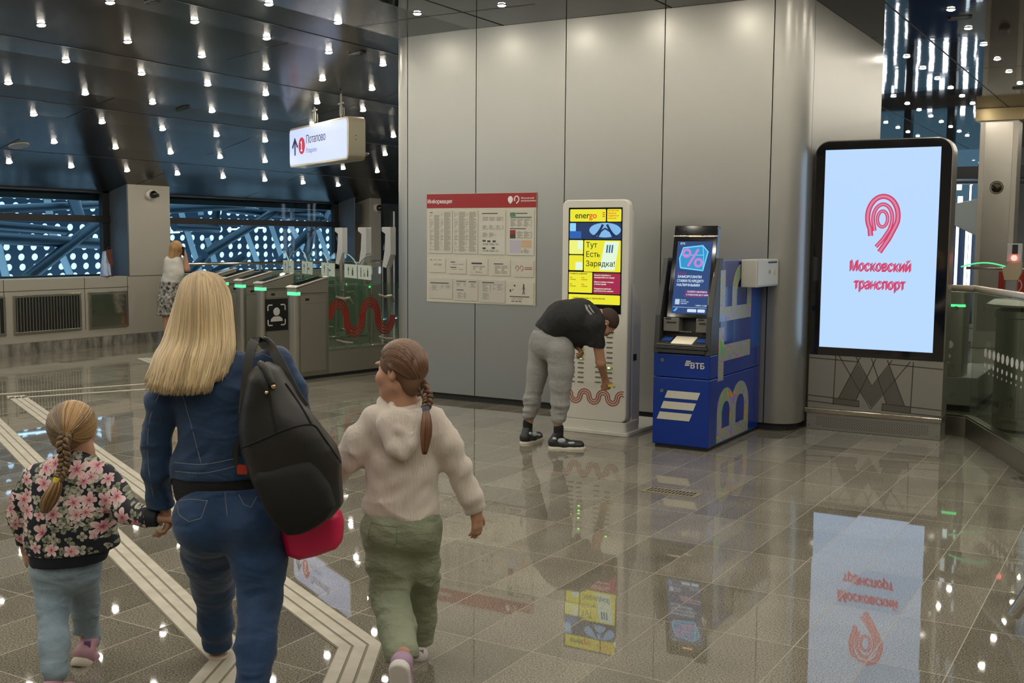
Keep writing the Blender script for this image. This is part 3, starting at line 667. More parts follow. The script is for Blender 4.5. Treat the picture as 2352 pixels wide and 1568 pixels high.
# ================================================================ power bank charging kiosk
KX, KY = -4.41, 8.93
kk = thing('charging_kiosk', 'tall white power bank rental kiosk with yellow screen and rows of slots', 'kiosk', (KX, KY, 0))
b = MB(); b.rbox(-.33, .33, .12, 2.10, .06, 0, .075); b.obj('front_frame', M_white, kk, smooth='auto', bevel=.01)
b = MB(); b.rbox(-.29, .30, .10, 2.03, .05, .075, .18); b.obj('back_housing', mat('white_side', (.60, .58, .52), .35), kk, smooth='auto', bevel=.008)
b = MB(); b.prism([(.18, .06), (.36, .06), (.36, 1.15), (.18, 1.36)], .06, .30, 'yz'); b.obj('rear_cabinet', M_white, kk, bevel=.006)
b = MB(); b.box(.301, .304, .20, .27, .66, .72); b.obj('side_socket', M_black, kk)
b = MB(); b.rbox(-.33, .36, -.02, .95, .03, .0, .035, 'xy'); b.rbox(-.33, .33, .0, .30, .03, .035, .12, 'xy'); b.obj('base_plate', M_white, kk, smooth='auto', bevel=.004)
scx = -.005
b = MB(); b.box(-.265, .265, -.004, .0, 1.09, 2.03); b.obj('screen_surround', M_blackgl, kk)
Y_ = emi('screen_yellow', (.83, .78, .03), 1.0); K_ = emi('screen_ink', (.03, .04, .01), 1.); R_ = emi('screen_magenta', (.36, .02, .07), 1); W_ = emi('screen_pale', (.75, .92, .70), 1.); Rd = emi('screen_orange_red', (.75, .05, .01), 1)
def tile(x0, x1, z0, z1, m, nm='screen_tile', y=-.006): b = MB(); b.rbox(x0, x1, z0, z1, .008, y, y+.002, n=3); return b.obj(nm, m, kk)
tile(-.25, .105, 1.905, 2.015, Y_); tile(.118, .255, 1.905, 2.015, Y_); tile(-.255, -.115, 1.615, 1.74, emi('screen_light_yellow', (.85, .88, .20), 1)); tile(-.255, -.115, 1.47, 1.605, Y_)
tile(-.105, .255, 1.46, 1.74, Y_); tile(-.255, -.02, 1.27, 1.455, Y_); tile(-.008, .255, 1.265, 1.45, R_); tile(-.255, .255, 1.17, 1.255, Y_)
text('ener', .078, K_, kk, MXZ(-.20, -.007, 1.935), 'lettering', .012); text('go', .078, Rd, kk, MXZ(-.058, -.007, 1.935), 'lettering', .012)
b = MB()
for z in (1.945, 1.962, 1.979): b.box(.074, .095, -.0075, -.006, z, z+.008)
b.obj('lettering', Rd, kk)
for i, s_ in enumerate(('КРУГЛОСУТОЧНО', '8 800 600 00 00', 'ПОДДЕРЖКА 24/7', '8 495 720 00 00')): text(s_, .0155, Rd, kk, MXZ(.125, -.007, 1.995-.022*i), 'lettering', .02, sx=.8)
# picture panel on the screen: dark car interior with a bright round headlamp shape
tile(-.255, .255, 1.75, 1.895, emi('screen_night', (.015, .04, .12), 1)); tile(-.25, -.135, 1.755, 1.82, emi('screen_blue', (.02, .12, .45), 1), 'picture', -.0075); tile(-.25, -.19, 1.82, 1.892, emi('screen_sky', (.28, .65, .95), 1), 'picture', -.0075)
b = MB(); b.prism([(.10+.155*math.cos(math.radians(a)), 1.83+.065*math.sin(math.radians(a))) for a in range(0, 360, 15)], -.0085, -.007, 'xz'); b.obj('picture', emi('screen_sky2', (.22, .48, .80), 1), kk)
b = MB()
for s_ in (-1, 1): b.ribbon([(.10+s_*(.13-.11*t), 1.77+.11*t**2) for t in np.linspace(0, 1, 8)][::-1], .022, -.0095, -.008)
b.ribbon([(.03, 1.77), (.06, 1.82), (.10, 1.845), (.15, 1.82), (.18, 1.77)], .016, -.0095, -.008); b.obj('picture', emi('screen_navy', (.01, .03, .10), 1), kk)
for i, s_ in enumerate(('Тут', 'Есть', 'Зарядка!')): text(s_, .068, K_, kk, MXZ(-.088, -.007, 1.675-.083*i), 'lettering', .008)
b = MB(); b.prism([(.05, 1.475), (.20, 1.475), (.24, 1.73), (.10, 1.73)], -.0068, -.006, 'xz'); b.obj('picture', W_, kk)
b = MB()
for i in range(3): b.ribbon([(.12+.025*i, 1.63), (.128+.025*i, 1.70)], .014, -.0078, -.0066)
b.obj('picture', emi('screen_teal', (.03, .12, .25), 1), kk)
tile(-.19, -.12, 1.475, 1.545, W_, 'picture', -.0075); tile(-.17, -.12, 1.66, 1.735, W_, 'picture', -.0075)
text('Стоимость и Депозит', .020, K_, kk, MXZ(-.248, -.007, 1.435), 'lettering', .015, sx=.85)
for x, z, s_ in ((-.245, 1.40, '50р'), (-.245, 1.34, '99р'), (-.13, 1.40, '150р'), (-.13, 1.34, '500р')): text(s_, .016, Rd, kk, MXZ(x, -.007, z), 'lettering', .01); text('за аренду', .013, K_, kk, MXZ(x, -.007, z-.016), 'lettering', .01)
for i, s_ in enumerate(('Возьми повербанк и', 'передвигайся по городу!', '', 'Верни в любую станцию', 'в любое время', '', 'Поддержка работает', 'круглосуточно, звоните')): 
    if s_: text(s_, .0165, W_, kk, MXZ(.0, -.007, 1.425-.020*i), 'lettering', .015, sx=1.0)
text('Найди станцию в приложении', .022, K_, kk, MXZ(-.21, -.007, 1.215), 'lettering', .01)
M_slot = mat('slot_plastic', (.16, .14, .10), .5); M_bank = mat('power_bank_yellow', (.62, .50, .08), .4); M_led = emi('green_led', (.25, 1, .30), 3.0)
lit = {(0, 2), (0, 3), (1, 0), (1, 2), (1, 3), (1, 4), (1, 5), (3, 0), (3, 7)}
for c_, x in enumerate((-.215, -.125, .05, .135+.025)):
    for r in range(11 if c_ != 3 else 10):
        z = .895-.0435*r if c_ < 2 else .925-.0455*r
        l = (c_, r) in lit
        b = MB(); b.rbox(x-.03, x+.03, z-.006, z+.006, .005, -.003, .001, n=3); s_ = b.obj('slot', M_slot, kk)
        if l:
            b = MB(); b.rbox(x-.032, x+.032, z-.010, z+.010, .009, -.010, -.002, n=3); p_ = b.obj('power_bank', M_bank, s_)
            b = MB(); b.rbox(x-.011, x+.011, z-.006, z+.006, .005, -.0125, -.010, n=3); b.obj('indicator_light', M_led, p_)
M_ora = mat('wave_red', (.36, .06, .025), .5)
for dl in (-.020, 0, .020):
    b = MB(); b.ribbon([(p if p[0] < .31 else (.31, p[1])) for p in wave(-.315, .335, 7, .0465, dl) if p[0] <= .312], .008, -.003, .0); b.obj('wave_line', M_ora, kk)
b = MB()
for i in range(24):
    for j in range(4): b.box(-.28+.024*i, -.275+.024*i, -.002, 0, .42+.014*j, .423+.014*j)
tag(b.obj('vent_dots', mat('vent_dots_grey', (.40, .38, .33), .6), kk), kind='stuff')

# ================================================================ cash machine
AX, AY = -3.70, 8.64; W = .50
at = thing('cash_machine', 'blue bank cash machine with tilted screen and white slanted stripes', 'cash machine', (AX, AY, 0))
M_blue = mat('bank_blue', (.0, .030, .26), .28, coat=.3); M_bside = mat('bank_blue_side', (.004, .035, .24), .18, coat=.4); M_atmg = mat('dark_grey_plastic', (.045, .045, .042), .38)
b = MB(); b.box(0, W, 0, 1.30, .03, .60); b.obj('safe_door', M_blue, at, bevel=.008)
b = MB(); b.box(.02, W-.02, .02, 1.28, 0, .03); b.obj('plinth', M_black, at)
b = MB(); b.box(0, W, 0, 1.30, .604, .80); b.obj('upper_door', M_blue, at, bevel=.008)
b = MB(); b.prism([(.20, .80), (1.03, .80), (1.03, 1.575), (.25, 1.575)], .03, W-.0, 'yz'); b.obj('cabinet', M_bside, at, bevel=.004)
b = MB(); b.box(.03, W-.001, 1.031, 1.30, .80, 1.575); b.obj('rear_panel', mat('bank_blue_rear', (.01, .08, .36), .3), at)
# side cheeks of the fascia
for x0, nm in ((0, 0), (W-.045, 1)):
    b = MB(); b.prism([(-.01, .80), (.21, .80), (.26, 1.30), (.26, 1.60), (.17, 1.60), (.02, 1.12)], x0, x0+.045, 'yz'); b.obj('side_cheek', M_atmg, at, bevel=.006)
b = MB(); b.prism([(.03, .80), (.3, .80), (.3, 1.2), (.17, 1.2), (.13, .93), (.03, .90)], .045, W-.045, 'yz'); b.obj('fascia', M_black, at)
b = MB(); b.box(.02, W-.02, -.03, .12, .845, .87); b.box(.04, W-.04, -.02, .1, .81, .84); b.obj('shelf', M_atmg, at, bevel=.004)
b = MB(); b.prism([(-.03, .875), (.12, .875), (.14, .945), (-.02, .885)], .03, W-.03, 'yz'); b.obj('keypad_desk', M_atmg, at, bevel=.003)
kp = MB(); kp.prism([(-.02, .889), (.11, .936), (.11, .942), (-.02, .895)], .16, .345, 'yz'); kp.obj('touch_pad', mat('pad_cream', (.70, .62, .45), .4, emit=(.8, .7, .5), es=.35), at)
for x0, x1 in ((.06, .14), (.365, .45)):
    b = MB(); b.prism([(.02, .906), (.09, .931), (.09, .935), (.02, .910)], x0, x1, 'yz'); b.obj('blue_label', mat('label_blue', (.03, .10, .40), .4), at)
for x0, x1 in ((.06, .20), (.35, .46)):
    b = MB(); b.box(x0, x1, .05, .17, .985, 1.10); o = b.obj('reader_module', mat('grey_module', (.16, .155, .14), .4), at, bevel=.006)
    b = MB(); b.box(x0+.03, x1-.025, .046, .05, 1.055, 1.065); b.box(x0+.02, x0+.07, .047, .05, 1.085, 1.097); b.obj('card_slot', M_black, o)
b = MB()
for i in range(5): b.box(.215+.022*i, .232+.022*i, .03, .09, .985, .992)
b.obj('note_slot', M_steel, at)
# tilted touch screen, leaning back
SM = Matrix.Translation((.0, .075, 1.10)) @ Matrix.Rotation(math.radians(-11), 4, 'X')
def scr(b, nm, m, **k):
    o = b.obj(nm, m, scrroot, **k); return o
b = MB(); b.rbox(.085, .47, .0, .78, .012, -.02, .05); scrroot = b.obj('monitor', M_blackgl, at, bevel=.004); scrroot.matrix_local = SM
b = MB(); b.box(.085, .47, -.024, -.02, .685, .695); b.obj('metal_trim', M_steelp, scrroot); b = MB(); b.box(.24, .33, -.026, -.024, .687, .693); b.obj('warm_light', emi('warm_led', (1, .5, .2), 3), scrroot)
b = MB(); b.box(.125, .435, -.0215, -.02, .035, .645); b.obj('display', emi('atm_display', (.014, .055, .19), 1.0), scrroot)
E_ = lambda n, c: emi('atm_'+n, c, 1.0)
cr, ct = E_('ice', (.05, .42, .75)), E_('ice_light', (.15, .65, .9)); pk = E_('pink', (.60, .20, .60)); wt = E_('white', (.6, .75, .9)); dk = E_('dark', (.02, .05, .16)); wr = E_('wine', (.16, .03, .14))
b = MB(); b.prism([(.17, .42), (.37, .40), (.40, .56), (.35, .61), (.18, .59), (.155, .50)], -.0222, -.0215, 'xz'); b.obj('ice_cube_picture', E_('ice_deep', (.02, .28, .60)), scrroot)
b = MB(); b.ribbon([(.17, .42), (.37, .40), (.40, .56), (.35, .61), (.18, .59), (.155, .50), (.17, .42)], .012, -.0228, -.0222); b.ribbon([(.35, .61), (.365, .53), (.37, .40)], .006, -.0228, -.0222); b.ribbon([(.16, .53), (.365, .53)], .006, -.0228, -.0222); b.obj('ice_edge_picture', ct, scrroot)
b = MB()
for cx, cz in ((.215, .545), (.325, .465)): b.ribbon([(cx+.030*math.cos(t*PI/8), cz+.030*math.sin(t*PI/8)) for t in range(17)], .020, -.0236, -.0228)
b.ribbon([(.235, .435), (.315, .58)], .020, -.0236, -.0228); b.obj('percent_sign', pk, scrroot)
def st(s_, sz, m, x, z, bold=.015, **k): text(s_, sz, m, scrroot, MXZ(x, -.0225, z), 'lettering', bold, **k)
st('ВТБ', .022, wt, .15, .618); st('ЗАМОРОЗИЛИ', .030, wt, .15, .335, .02); st('СТАВКИ ПО КРЕДИТУ', .030, wt, .15, .30, .02, sx=.72); st('НАЛИЧНЫМИ', .030, wt, .15, .265, .02)
b = MB(); b.prism([(.225, .175), (.42, .175), (.435, .235), (.24, .235)], -.0222, -.0215, 'xz'); b.obj('banner', wr, scrroot)
st('УСПЕЙТЕ ОФОРМИТЬ', .018, wt, .25, .213, .015, sx=.9); st('С КЭШБЭКОМ ДО 31 МАЯ', .018, wt, .242, .188, .015, sx=.85)
b = MB(); b.box(.145, .225, -.0222, -.0215, .368, .38); b.obj('banner', wr, scrroot)
b = MB(); b.box(.15, .19, -.0222, -.0215, .11, .155); b.obj('picture', E_('tile_white', (.45, .6, .75)), scrroot)
st('1 МИН / 12 500', .015, wt, .33, .10); st('Реклама', .011, wt, .20, .145); st('банк партнер', .011, wt, .20, .13); st('подробнее', .011, wt, .20, .115)
b = MB(); b.box(.135, .43, -.0222, -.0215, .086, .0885); b.rbox(.265, .345, .048, .074, .006, -.0222, -.0215, n=3); b.rbox(.355, .42, .048, .074, .006, -.0222, -.0215, n=3); b.obj('button_picture', wt, scrroot)
b = MB(); b.prism([(.14, .052), (.16, .052), (.18, .08), (.165, .08)], -.0222, -.0215, 'xz'); b.obj('emblem', E_('sky', (.1, .5, .9)), scrroot)
# logo stripes and lettering on the blue doors
M_cream = mat('cream_stripe', (.62, .60, .50), .4)
for i in range(3):
    z = .49-.092*i; x = .108-.034*i; b = MB(); b.prism([(x, z-.062), (x+.29, z-.062), (x+.315, z), (x+.025, z)], -.003, .0, 'xz'); b.obj('logo_stripe', M_cream, at)
for i in range(3):
    z = .752-.016*i; x = .29-.005*i; b = MB(); b.prism([(x, z-.011), (x+.04, z-.011), (x+.044, z), (x+.004, z)], -.003, .0, 'xz'); b.obj('logo_stripe', M_cream, at)
text('ВТБ', .066, M_cream, at, MXZ(.328, -.001, .690), 'lettering', .03)
for z in (.745, .485):
    b = MB(); b.cyl((.082, 0, z), (.082, -.006, z), .014, 12); o = b.obj('lock', M_steel, at); b = MB(); b.cyl((.082, -.006, z), (.082, -.0075, z), .006, 8); b.obj('keyhole', M_black, o)
# iridescent lettering running up the side: surface facing +x, reading upwards
def irid():
    s = NT('iridescent_film'); tc, sp = s.xyz(); lw = s.n('ShaderNodeLayerWeight'); lw.inputs[0].default_value = .4
    n = s.n('ShaderNodeTexNoise'); n.inputs['Scale'].default_value = 2.6; mp = s.n('ShaderNodeMapping'); mp.inputs['Scale'].default_value = (1, 1.4, .8); s.l(tc.outputs['Object'], mp.inputs[0]); s.l(mp.outputs[0], n.inputs[0])
    t = s.m_('MULTIPLY', s.m_('ADD', n.outputs[0], s.m_('MULTIPLY', sp.outputs[2], .6)), 7.0); h = s.m_('FRACT', t)
    r = s.n('ShaderNodeValToRGB'); e = r.color_ramp.elements; e[0].color = (.42, .40, .34, 1); e[0].position = 0; e[1].position = 1; e[1].color = (.42, .40, .34, 1)
    for p, c_ in ((.45, (.40, .40, .36)), (.56, (.10, .55, .20)), (.64, (.60, .55, .10)), (.71, (.85, .22, .12)), (.79, (.35, .25, .8)), (.87, (.15, .4, .75)), (.93, (.40, .42, .42))): q = e.new(p); q.color = (*c_, 1)
    s.l(h, r.inputs[0]); s.l(r.outputs[0], s.b.inputs['Base Color']); s.b.inputs['Metallic'].default_value = .25; s.b.inputs['Roughness'].default_value = .3; return s.m
M_ir = irid()
def MYZ(x, y, z, rot=0): return Matrix(((0, 0, 1, x), (1, 0, 0, y), (0, 1, 0, z), (0, 0, 0, 1))) @ Matrix.Rotation(rot, 4, 'Z')
def side_letter(polys, nm='side_letter'):
    b = MB()
    for k_, p in enumerate(polys): b.ribbon(p[0], p[1], W+.0005, W+.003+.0006*k_, 'yz')
    return b.obj(nm, M_ir, at)
def bowl(ya, yb, z0, zt):
    r = (yb-ya)/2; return [(ya, z0), (ya, zt-r)]+[(ya+r-r*math.cos(math.radians(t)), zt-r+r*math.sin(math.radians(t))) for t in range(15, 180, 15)]+[(yb, zt-r), (yb, z0)]
# big letters turned a quarter: each letter's foot points towards the front (small y)
y0, y1 = .19, 1.00
side_letter([([(y0, .10), (y1, .10)], .11), (bowl(y0+.06, y0+.37, .10, .44), .115), (bowl(y0+.41, y1-.06, .10, .46), .115)])
side_letter([([(y0+.065, .57), (y0+.065, 1.02)], .13), ([(y0+.1, .80), (y1, .80)], .14)])
side_letter([([(y0, 1.13), (y1, 1.13)], .12), ([(y0+.065, 1.13), (y0+.065, 1.50)], .125), (bowl(y0+.36, y1-.06, 1.13, 1.49), .12)])
# white junction box fixed above the rear of the machine
jb = thing('junction_box', 'small white electrical box with lock and warning triangle on the cash machine side', 'electrical box', (-3.19, 9.32, 1.345))
b = MB(); b.rbox(.0, .14, 0, .62, .01, 0, .24, 'xy'); b.obj('box', mat('box_white', (.55, .54, .47), .4), jb, bevel=.006)
b = MB(); b.box(.141, .145, .02, .60, .015, .225); b.obj('door', mat('box_white2', (.58, .56, .48), .38), jb, bevel=.003)
b = MB(); b.cyl((.145, .34, .13), (.152, .34, .13), .016, 10); b.obj('lock', M_steelp, jb); b = MB(); b.prism([(.46, .10), (.52, .10), (.49, .15)], .145, .147, 'yz'); b.obj('warning_mark', mat('warn_yellow', (.6, .38, .05), .5), jb)
b = MB(); b.box(.145, .1465, .30, .55, .205, .22); b.obj('maker_label', M_black, jb)

# ================================================================ large digital display column
DX, DY = -2.25, 10.30; RZ = 0.0
dt = thing('digital_totem', 'tall digital display with pale blue screen and red transport emblem on metal pedestal', 'display', (DX, DY, 0))
b = MB(); b.rbox(-.60, .60, .70, 2.66, .13, .0, .22, n=8, corners=(1, 1, 0, 0)); b.obj('screen_housing', mat('totem_silver', (.40, .38, .34), .3, metal=.8), dt, smooth='auto', bevel=.01)
b = MB(); b.rbox(-.59, .59, .705, 2.65, .125, -.012, 0, n=8, corners=(1, 1, 0, 0)); b.obj('black_glass', mat('totem_black', (.004, .004, .006), .05, coat=1.), dt, smooth='auto')
M_ds = emi('totem_display', (.49, .70, 1.0), 1.0)
b = MB(); b.box(-.50, .50, -.0145, -.012, .775, 2.575); b.obj('display', M_ds, dt)
crm = emi('totem_crimson', (.62, .045, .13), 1); crl = emi('totem_crimson_light', (.68, .22, .36), 1)
def lg(u, v): return (u-500)/745+.0, 2.575-(v-130)/712
def band(pts, w_, m, y, nm='emblem_band'): b = MB(); b.ribbon([lg(*p) for p in pts], w_, y, y+.001); return b.obj(nm, m, dt)
def el(cx, cy, rx, ry, a0, a1, n=44): return [(cx+rx*math.cos(math.radians(a0+(a1-a0)*i/n)), cy-ry*math.sin(math.radians(a0+(a1-a0)*i/n))) for i in range(n+1)]
B1 = [(447, 683)]+el(521, 560, 98, 128, 215, -15)+[(605, 620), (565, 700), (508, 785)]
B2 = [(472, 650)]+el(521, 572, 62, 90, 205, -20)+[(568, 640), (530, 700), (484, 752)]
B3 = el(520, 575, 33, 50, 0, 360)
for Bn, w_ in ((B1, .046), (B2, .034), (B3, .030)): band(Bn, w_, crm, -.0158); band(Bn, w_*.42, crl, -.0170)
for s_, z, sz in (('Московский', 905+5, .128), ('транспорт', 1025, .128)):
    x_, z_ = lg(512, z)
    text(s_, sz, emi('totem_pink', (.62, .10, .22), 1), dt, MXZ(x_+.010, -.015, z_+.010), 'lettering', .01, 'CENTER', sx=.70)
    text(s_, sz, crm, dt, MXZ(x_, -.0165, z_), 'lettering', .012, 'CENTER', sx=.70)
M_ped = mat('pedestal_steel', (.36, .345, .31), .38, metal=.7); M_pedd = mat('pedestal_dark_inlay', (.16, .15, .13), .4, metal=.6); M_line = mat('inlay_line', (.05, .045, .035), .5)
b = MB(); b.box(-.595, .595, .0, .22, .2, .70); b.obj('pedestal', M_ped, dt, bevel=.004)
def pg(u, v): return -.595+(u-175)/1370*1.19, .70-(v-178)/620*.50
def dl(pts): b = MB(); b.ribbon([pg(*p) for p in pts], .008, -.003, 0); b.obj('inlay_line', M_line, dt)
def dp(pts): b = MB(); b.prism([pg(*p) for p in pts], -.0015, 0, 'xz'); b.obj('dark_inlay', M_pedd, dt)
dp([(695, 255), (790, 405), (685, 675), (505, 665), (625, 400)]); dp([(845, 500), (905, 410), (955, 580), (845, 745), (725, 570), (790, 405)]); dp([(1015, 255), (1075, 410), (1180, 695), (1000, 685), (905, 410)])
dp([(450, 675), (720, 680), (720, 745), (450, 735)]); dp([(955, 690), (1240, 705), (1240, 775), (955, 765)])
for l_ in ([(460, 180), (450, 745)], [(1250, 200), (1240, 775)], [(495, 180), (840, 765), (1220, 200)], [(670, 180), (845, 500), (1040, 195)], [(715, 185), (505, 665)], [(875, 190), (685, 675)], [(830, 190), (1000, 690)], [(990, 195), (1180, 695)], [(180, 218), (690, 235)], [(1010, 240), (1540, 262)], [(175, 655), (720, 680), (720, 750)], [(1540, 715), (955, 690), (955, 770)], [(175, 722), (720, 748)], [(955, 765), (1540, 785)]): dl(l_)
b = MB(); b.box(-.615, .605, -.035, .24, .155, .20); b.obj('ledge', M_steelp, dt, bevel=.006)
b = MB(); b.box(-.595, .595, -.02, .22, .0, .155); b.obj('kick_panel', M_ped, dt, bevel=.004)
b = MB()
for i in range(46):
    for j in range(7):
        x = -.50+.0218*i+.008*(j % 2); z = .03+.015*j
        if j == 0 and (i < 3 or i > 42): continue
        b.prism([(x-.006, z-.004), (x, z-.004), (x+.006, z+.004), (x, z+.004)], -.0212, -.020, 'xz')
tag(b.obj('vent_holes', M_black, dt), kind='stuff')
for x in (-.57, .57): b = MB(); b.cyl((x, -.02, .04), (x, -.026, .04), .007, 8); b.obj('screw', M_steelp, dt)

# ================================================================ wall fittings on the left
def grille(y0, y1, lab):
    z0, z1 = .30, .87; g = thing('ventilation_grille', lab, 'grille', (XW+.001, y0, z0), 0, 'steel grilles in the window parapet'); w_, h_ = y1-y0, z1-z0
    b = MB(); t = .035; b.box(0, .02, 0, w_, 0, t); b.box(0, .02, 0, w_, h_-t, h_); b.box(0, .02, 0, t, t, h_-t); b.box(0, .02, w_-t, w_, t, h_-t); b.obj('frame', M_steel, g, bevel=.003)
    b = MB(); b.box(.001, .004, t, w_-t, t, h_-t); b.obj('opening', M_black, g); n = int((w_-2*t)/.0515)
    for i in range(n): b = MB(); y = t+.012+i*.0515; b.box(.005, .018, y, y+.015, t, h_-t); b.obj('bar', M_steel, g)
grille(10.12, 11.28, 'wide steel grille of upright bars under the first window'); grille(8.55, 9.99, 'steel grille cut by the left edge of the view')
g = thing('access_panel', 'polished steel access hatch beside the barred grille', 'hatch', (XW+.001, 11.42, .30)); b = MB(); b.box(0, .018, 0, .74, 0, .57); b.obj('frame', M_steel, g, bevel=.003); b = MB(); b.box(.019, .026, .04, .70, .035, .535); b.obj('door', M_steelp, g, bevel=.002); b = MB(); b.cyl((.026, .08, .27), (.032, .08, .27), .012, 8); b.obj('lock', M_black, g)
def camera_dome(x, y, z, lab, s=1.):
    g = thing('security_camera', lab, 'camera', (x, y, z)); b = MB(); b.tube([(0, 0, 0), (.03*s, 0, 0), (.05*s, 0, 0)], [.085*s, .085*s, .07*s], 16); b.obj('mount', M_white, g, smooth='auto'); b = MB(); b.ball((.075*s, .02*s, 0), .065*s, 14); b.obj('camera_ball', M_blackgl, g, smooth=True); b = MB(); b.cyl((.12*s, .045*s, -.01*s), (.15*s, .06*s, -.012*s), .03*s, 12); b.obj('lens', M_black, g)
camera_dome(XW+.002, 12.66, 2.41, 'round black and white security camera on the pier between the windows'); camera_dome(XW+.002, 18.66, 2.36, 'round black and white security camera on the far pillar near the grey block')
b = MB(); b.rbox(0, .14, 0, .22, .01, 2.05, 2.42, 'xy'); o = b.obj('wall_speaker', M_black, loc=(XW-.2, 18.05, 0), bevel=.008); tag(o, 'black box speaker high on the dark panel right of the second window', 'speaker')
# gift bag on the sill
gb = thing('gift_bag', 'tall paper bag with blue and red print on the window sill', 'bag', (-14.40, 11.86, 1.101), .5)
def bagm():
    s = NT('bag_print'); tc, sp = s.xyz(); v = s.n('ShaderNodeTexVoronoi'); v.inputs['Scale'].default_value = 11; s.l(tc.outputs['Object'], v.inputs['Vector']); r = s.n('ShaderNodeValToRGB'); r.color_ramp.interpolation = 'CONSTANT'; e = r.color_ramp.elements
    e[0].color = (.02, .02, .03, 1); e[1].color = (.30, .02, .015, 1); e[1].position = .62; q = e.new(.3); q.color = (.05, .05, .12, 1); q = e.new(.45); q.color = (.12, .05, .02, 1); q = e.new(.8); q.color = (.04, .03, .03, 1); s.l(v.outputs['Color'], r.inputs[0]); s.l(r.outputs[0], s.b.inputs['Base Color']); s.b.inputs['Roughness'].default_value = .35; return s.m
b = MB(); b.add([(-.06, -.13, 0), (.06, -.13, 0), (.06, .13, 0), (-.06, .13, 0), (-.02, -.13, .40), (.035, -.13, .41), (.035, .13, .43), (-.02, .13, .42)], [(3, 2, 1, 0), (0, 1, 5, 4), (1, 2, 6, 5), (2, 3, 7, 6), (3, 0, 4, 7), (4, 5, 6, 7)]); b.obj('bag_body', bagm(), gb)
b = MB(); b.add([(-.065, -.132, .01), (.062, -.132, .01), (.037, -.132, .40), (-.021, -.132, .39)], [(0, 1, 2, 3)]); b.add([(.0615, -.12, .02), (.0615, .0, .02), (.0365, -.02, .36), (.0365, -.12, .38)], [(0, 1, 2, 3)]); b.obj('blue_panel', mat('bag_blue', (.18, .30, .52), .35, noise=(18, (.55, .65, .8), 3, (1, 1, .3))), gb)
b = MB(); b.tube([(.03, -.05, .41), (.03, -.04, .46), (.03, .04, .46), (.03, .05, .42)], .004, 6); b.obj('handle', M_black, gb)
# handrails along the window wall
hr = thing('handrail', 'pale steel handrail crossing below the second window behind the ticket gates', 'handrail', (-13.95, 12.9, 0)); b = MB(); b.tube([(.0, .0, 1.285), (.0, 5.6, 1.26)], .028, 10); b.obj('rail', M_steelp, hr, smooth='auto')
for y in (.05, 1.9, 3.7, 5.5): b = MB(); b.tube([(0, y, 0), (0, y, 1.27)], .018, 8); b.obj('post', M_steel, hr, smooth='auto')
b = MB(); b.box(-.004, .004, .1, 5.5, .15, 1.15); b.obj('glass_panel', M_glass, hr)
# tall dark door leaves far behind the gates
b = MB(); b.box(-14.3, -14.2, 19.1, 19.16, 0, 2.3); b.box(-14.3, -14.2, 19.6, 19.66, 0, 2.3); struct(b, 'trim_8', M_steel)

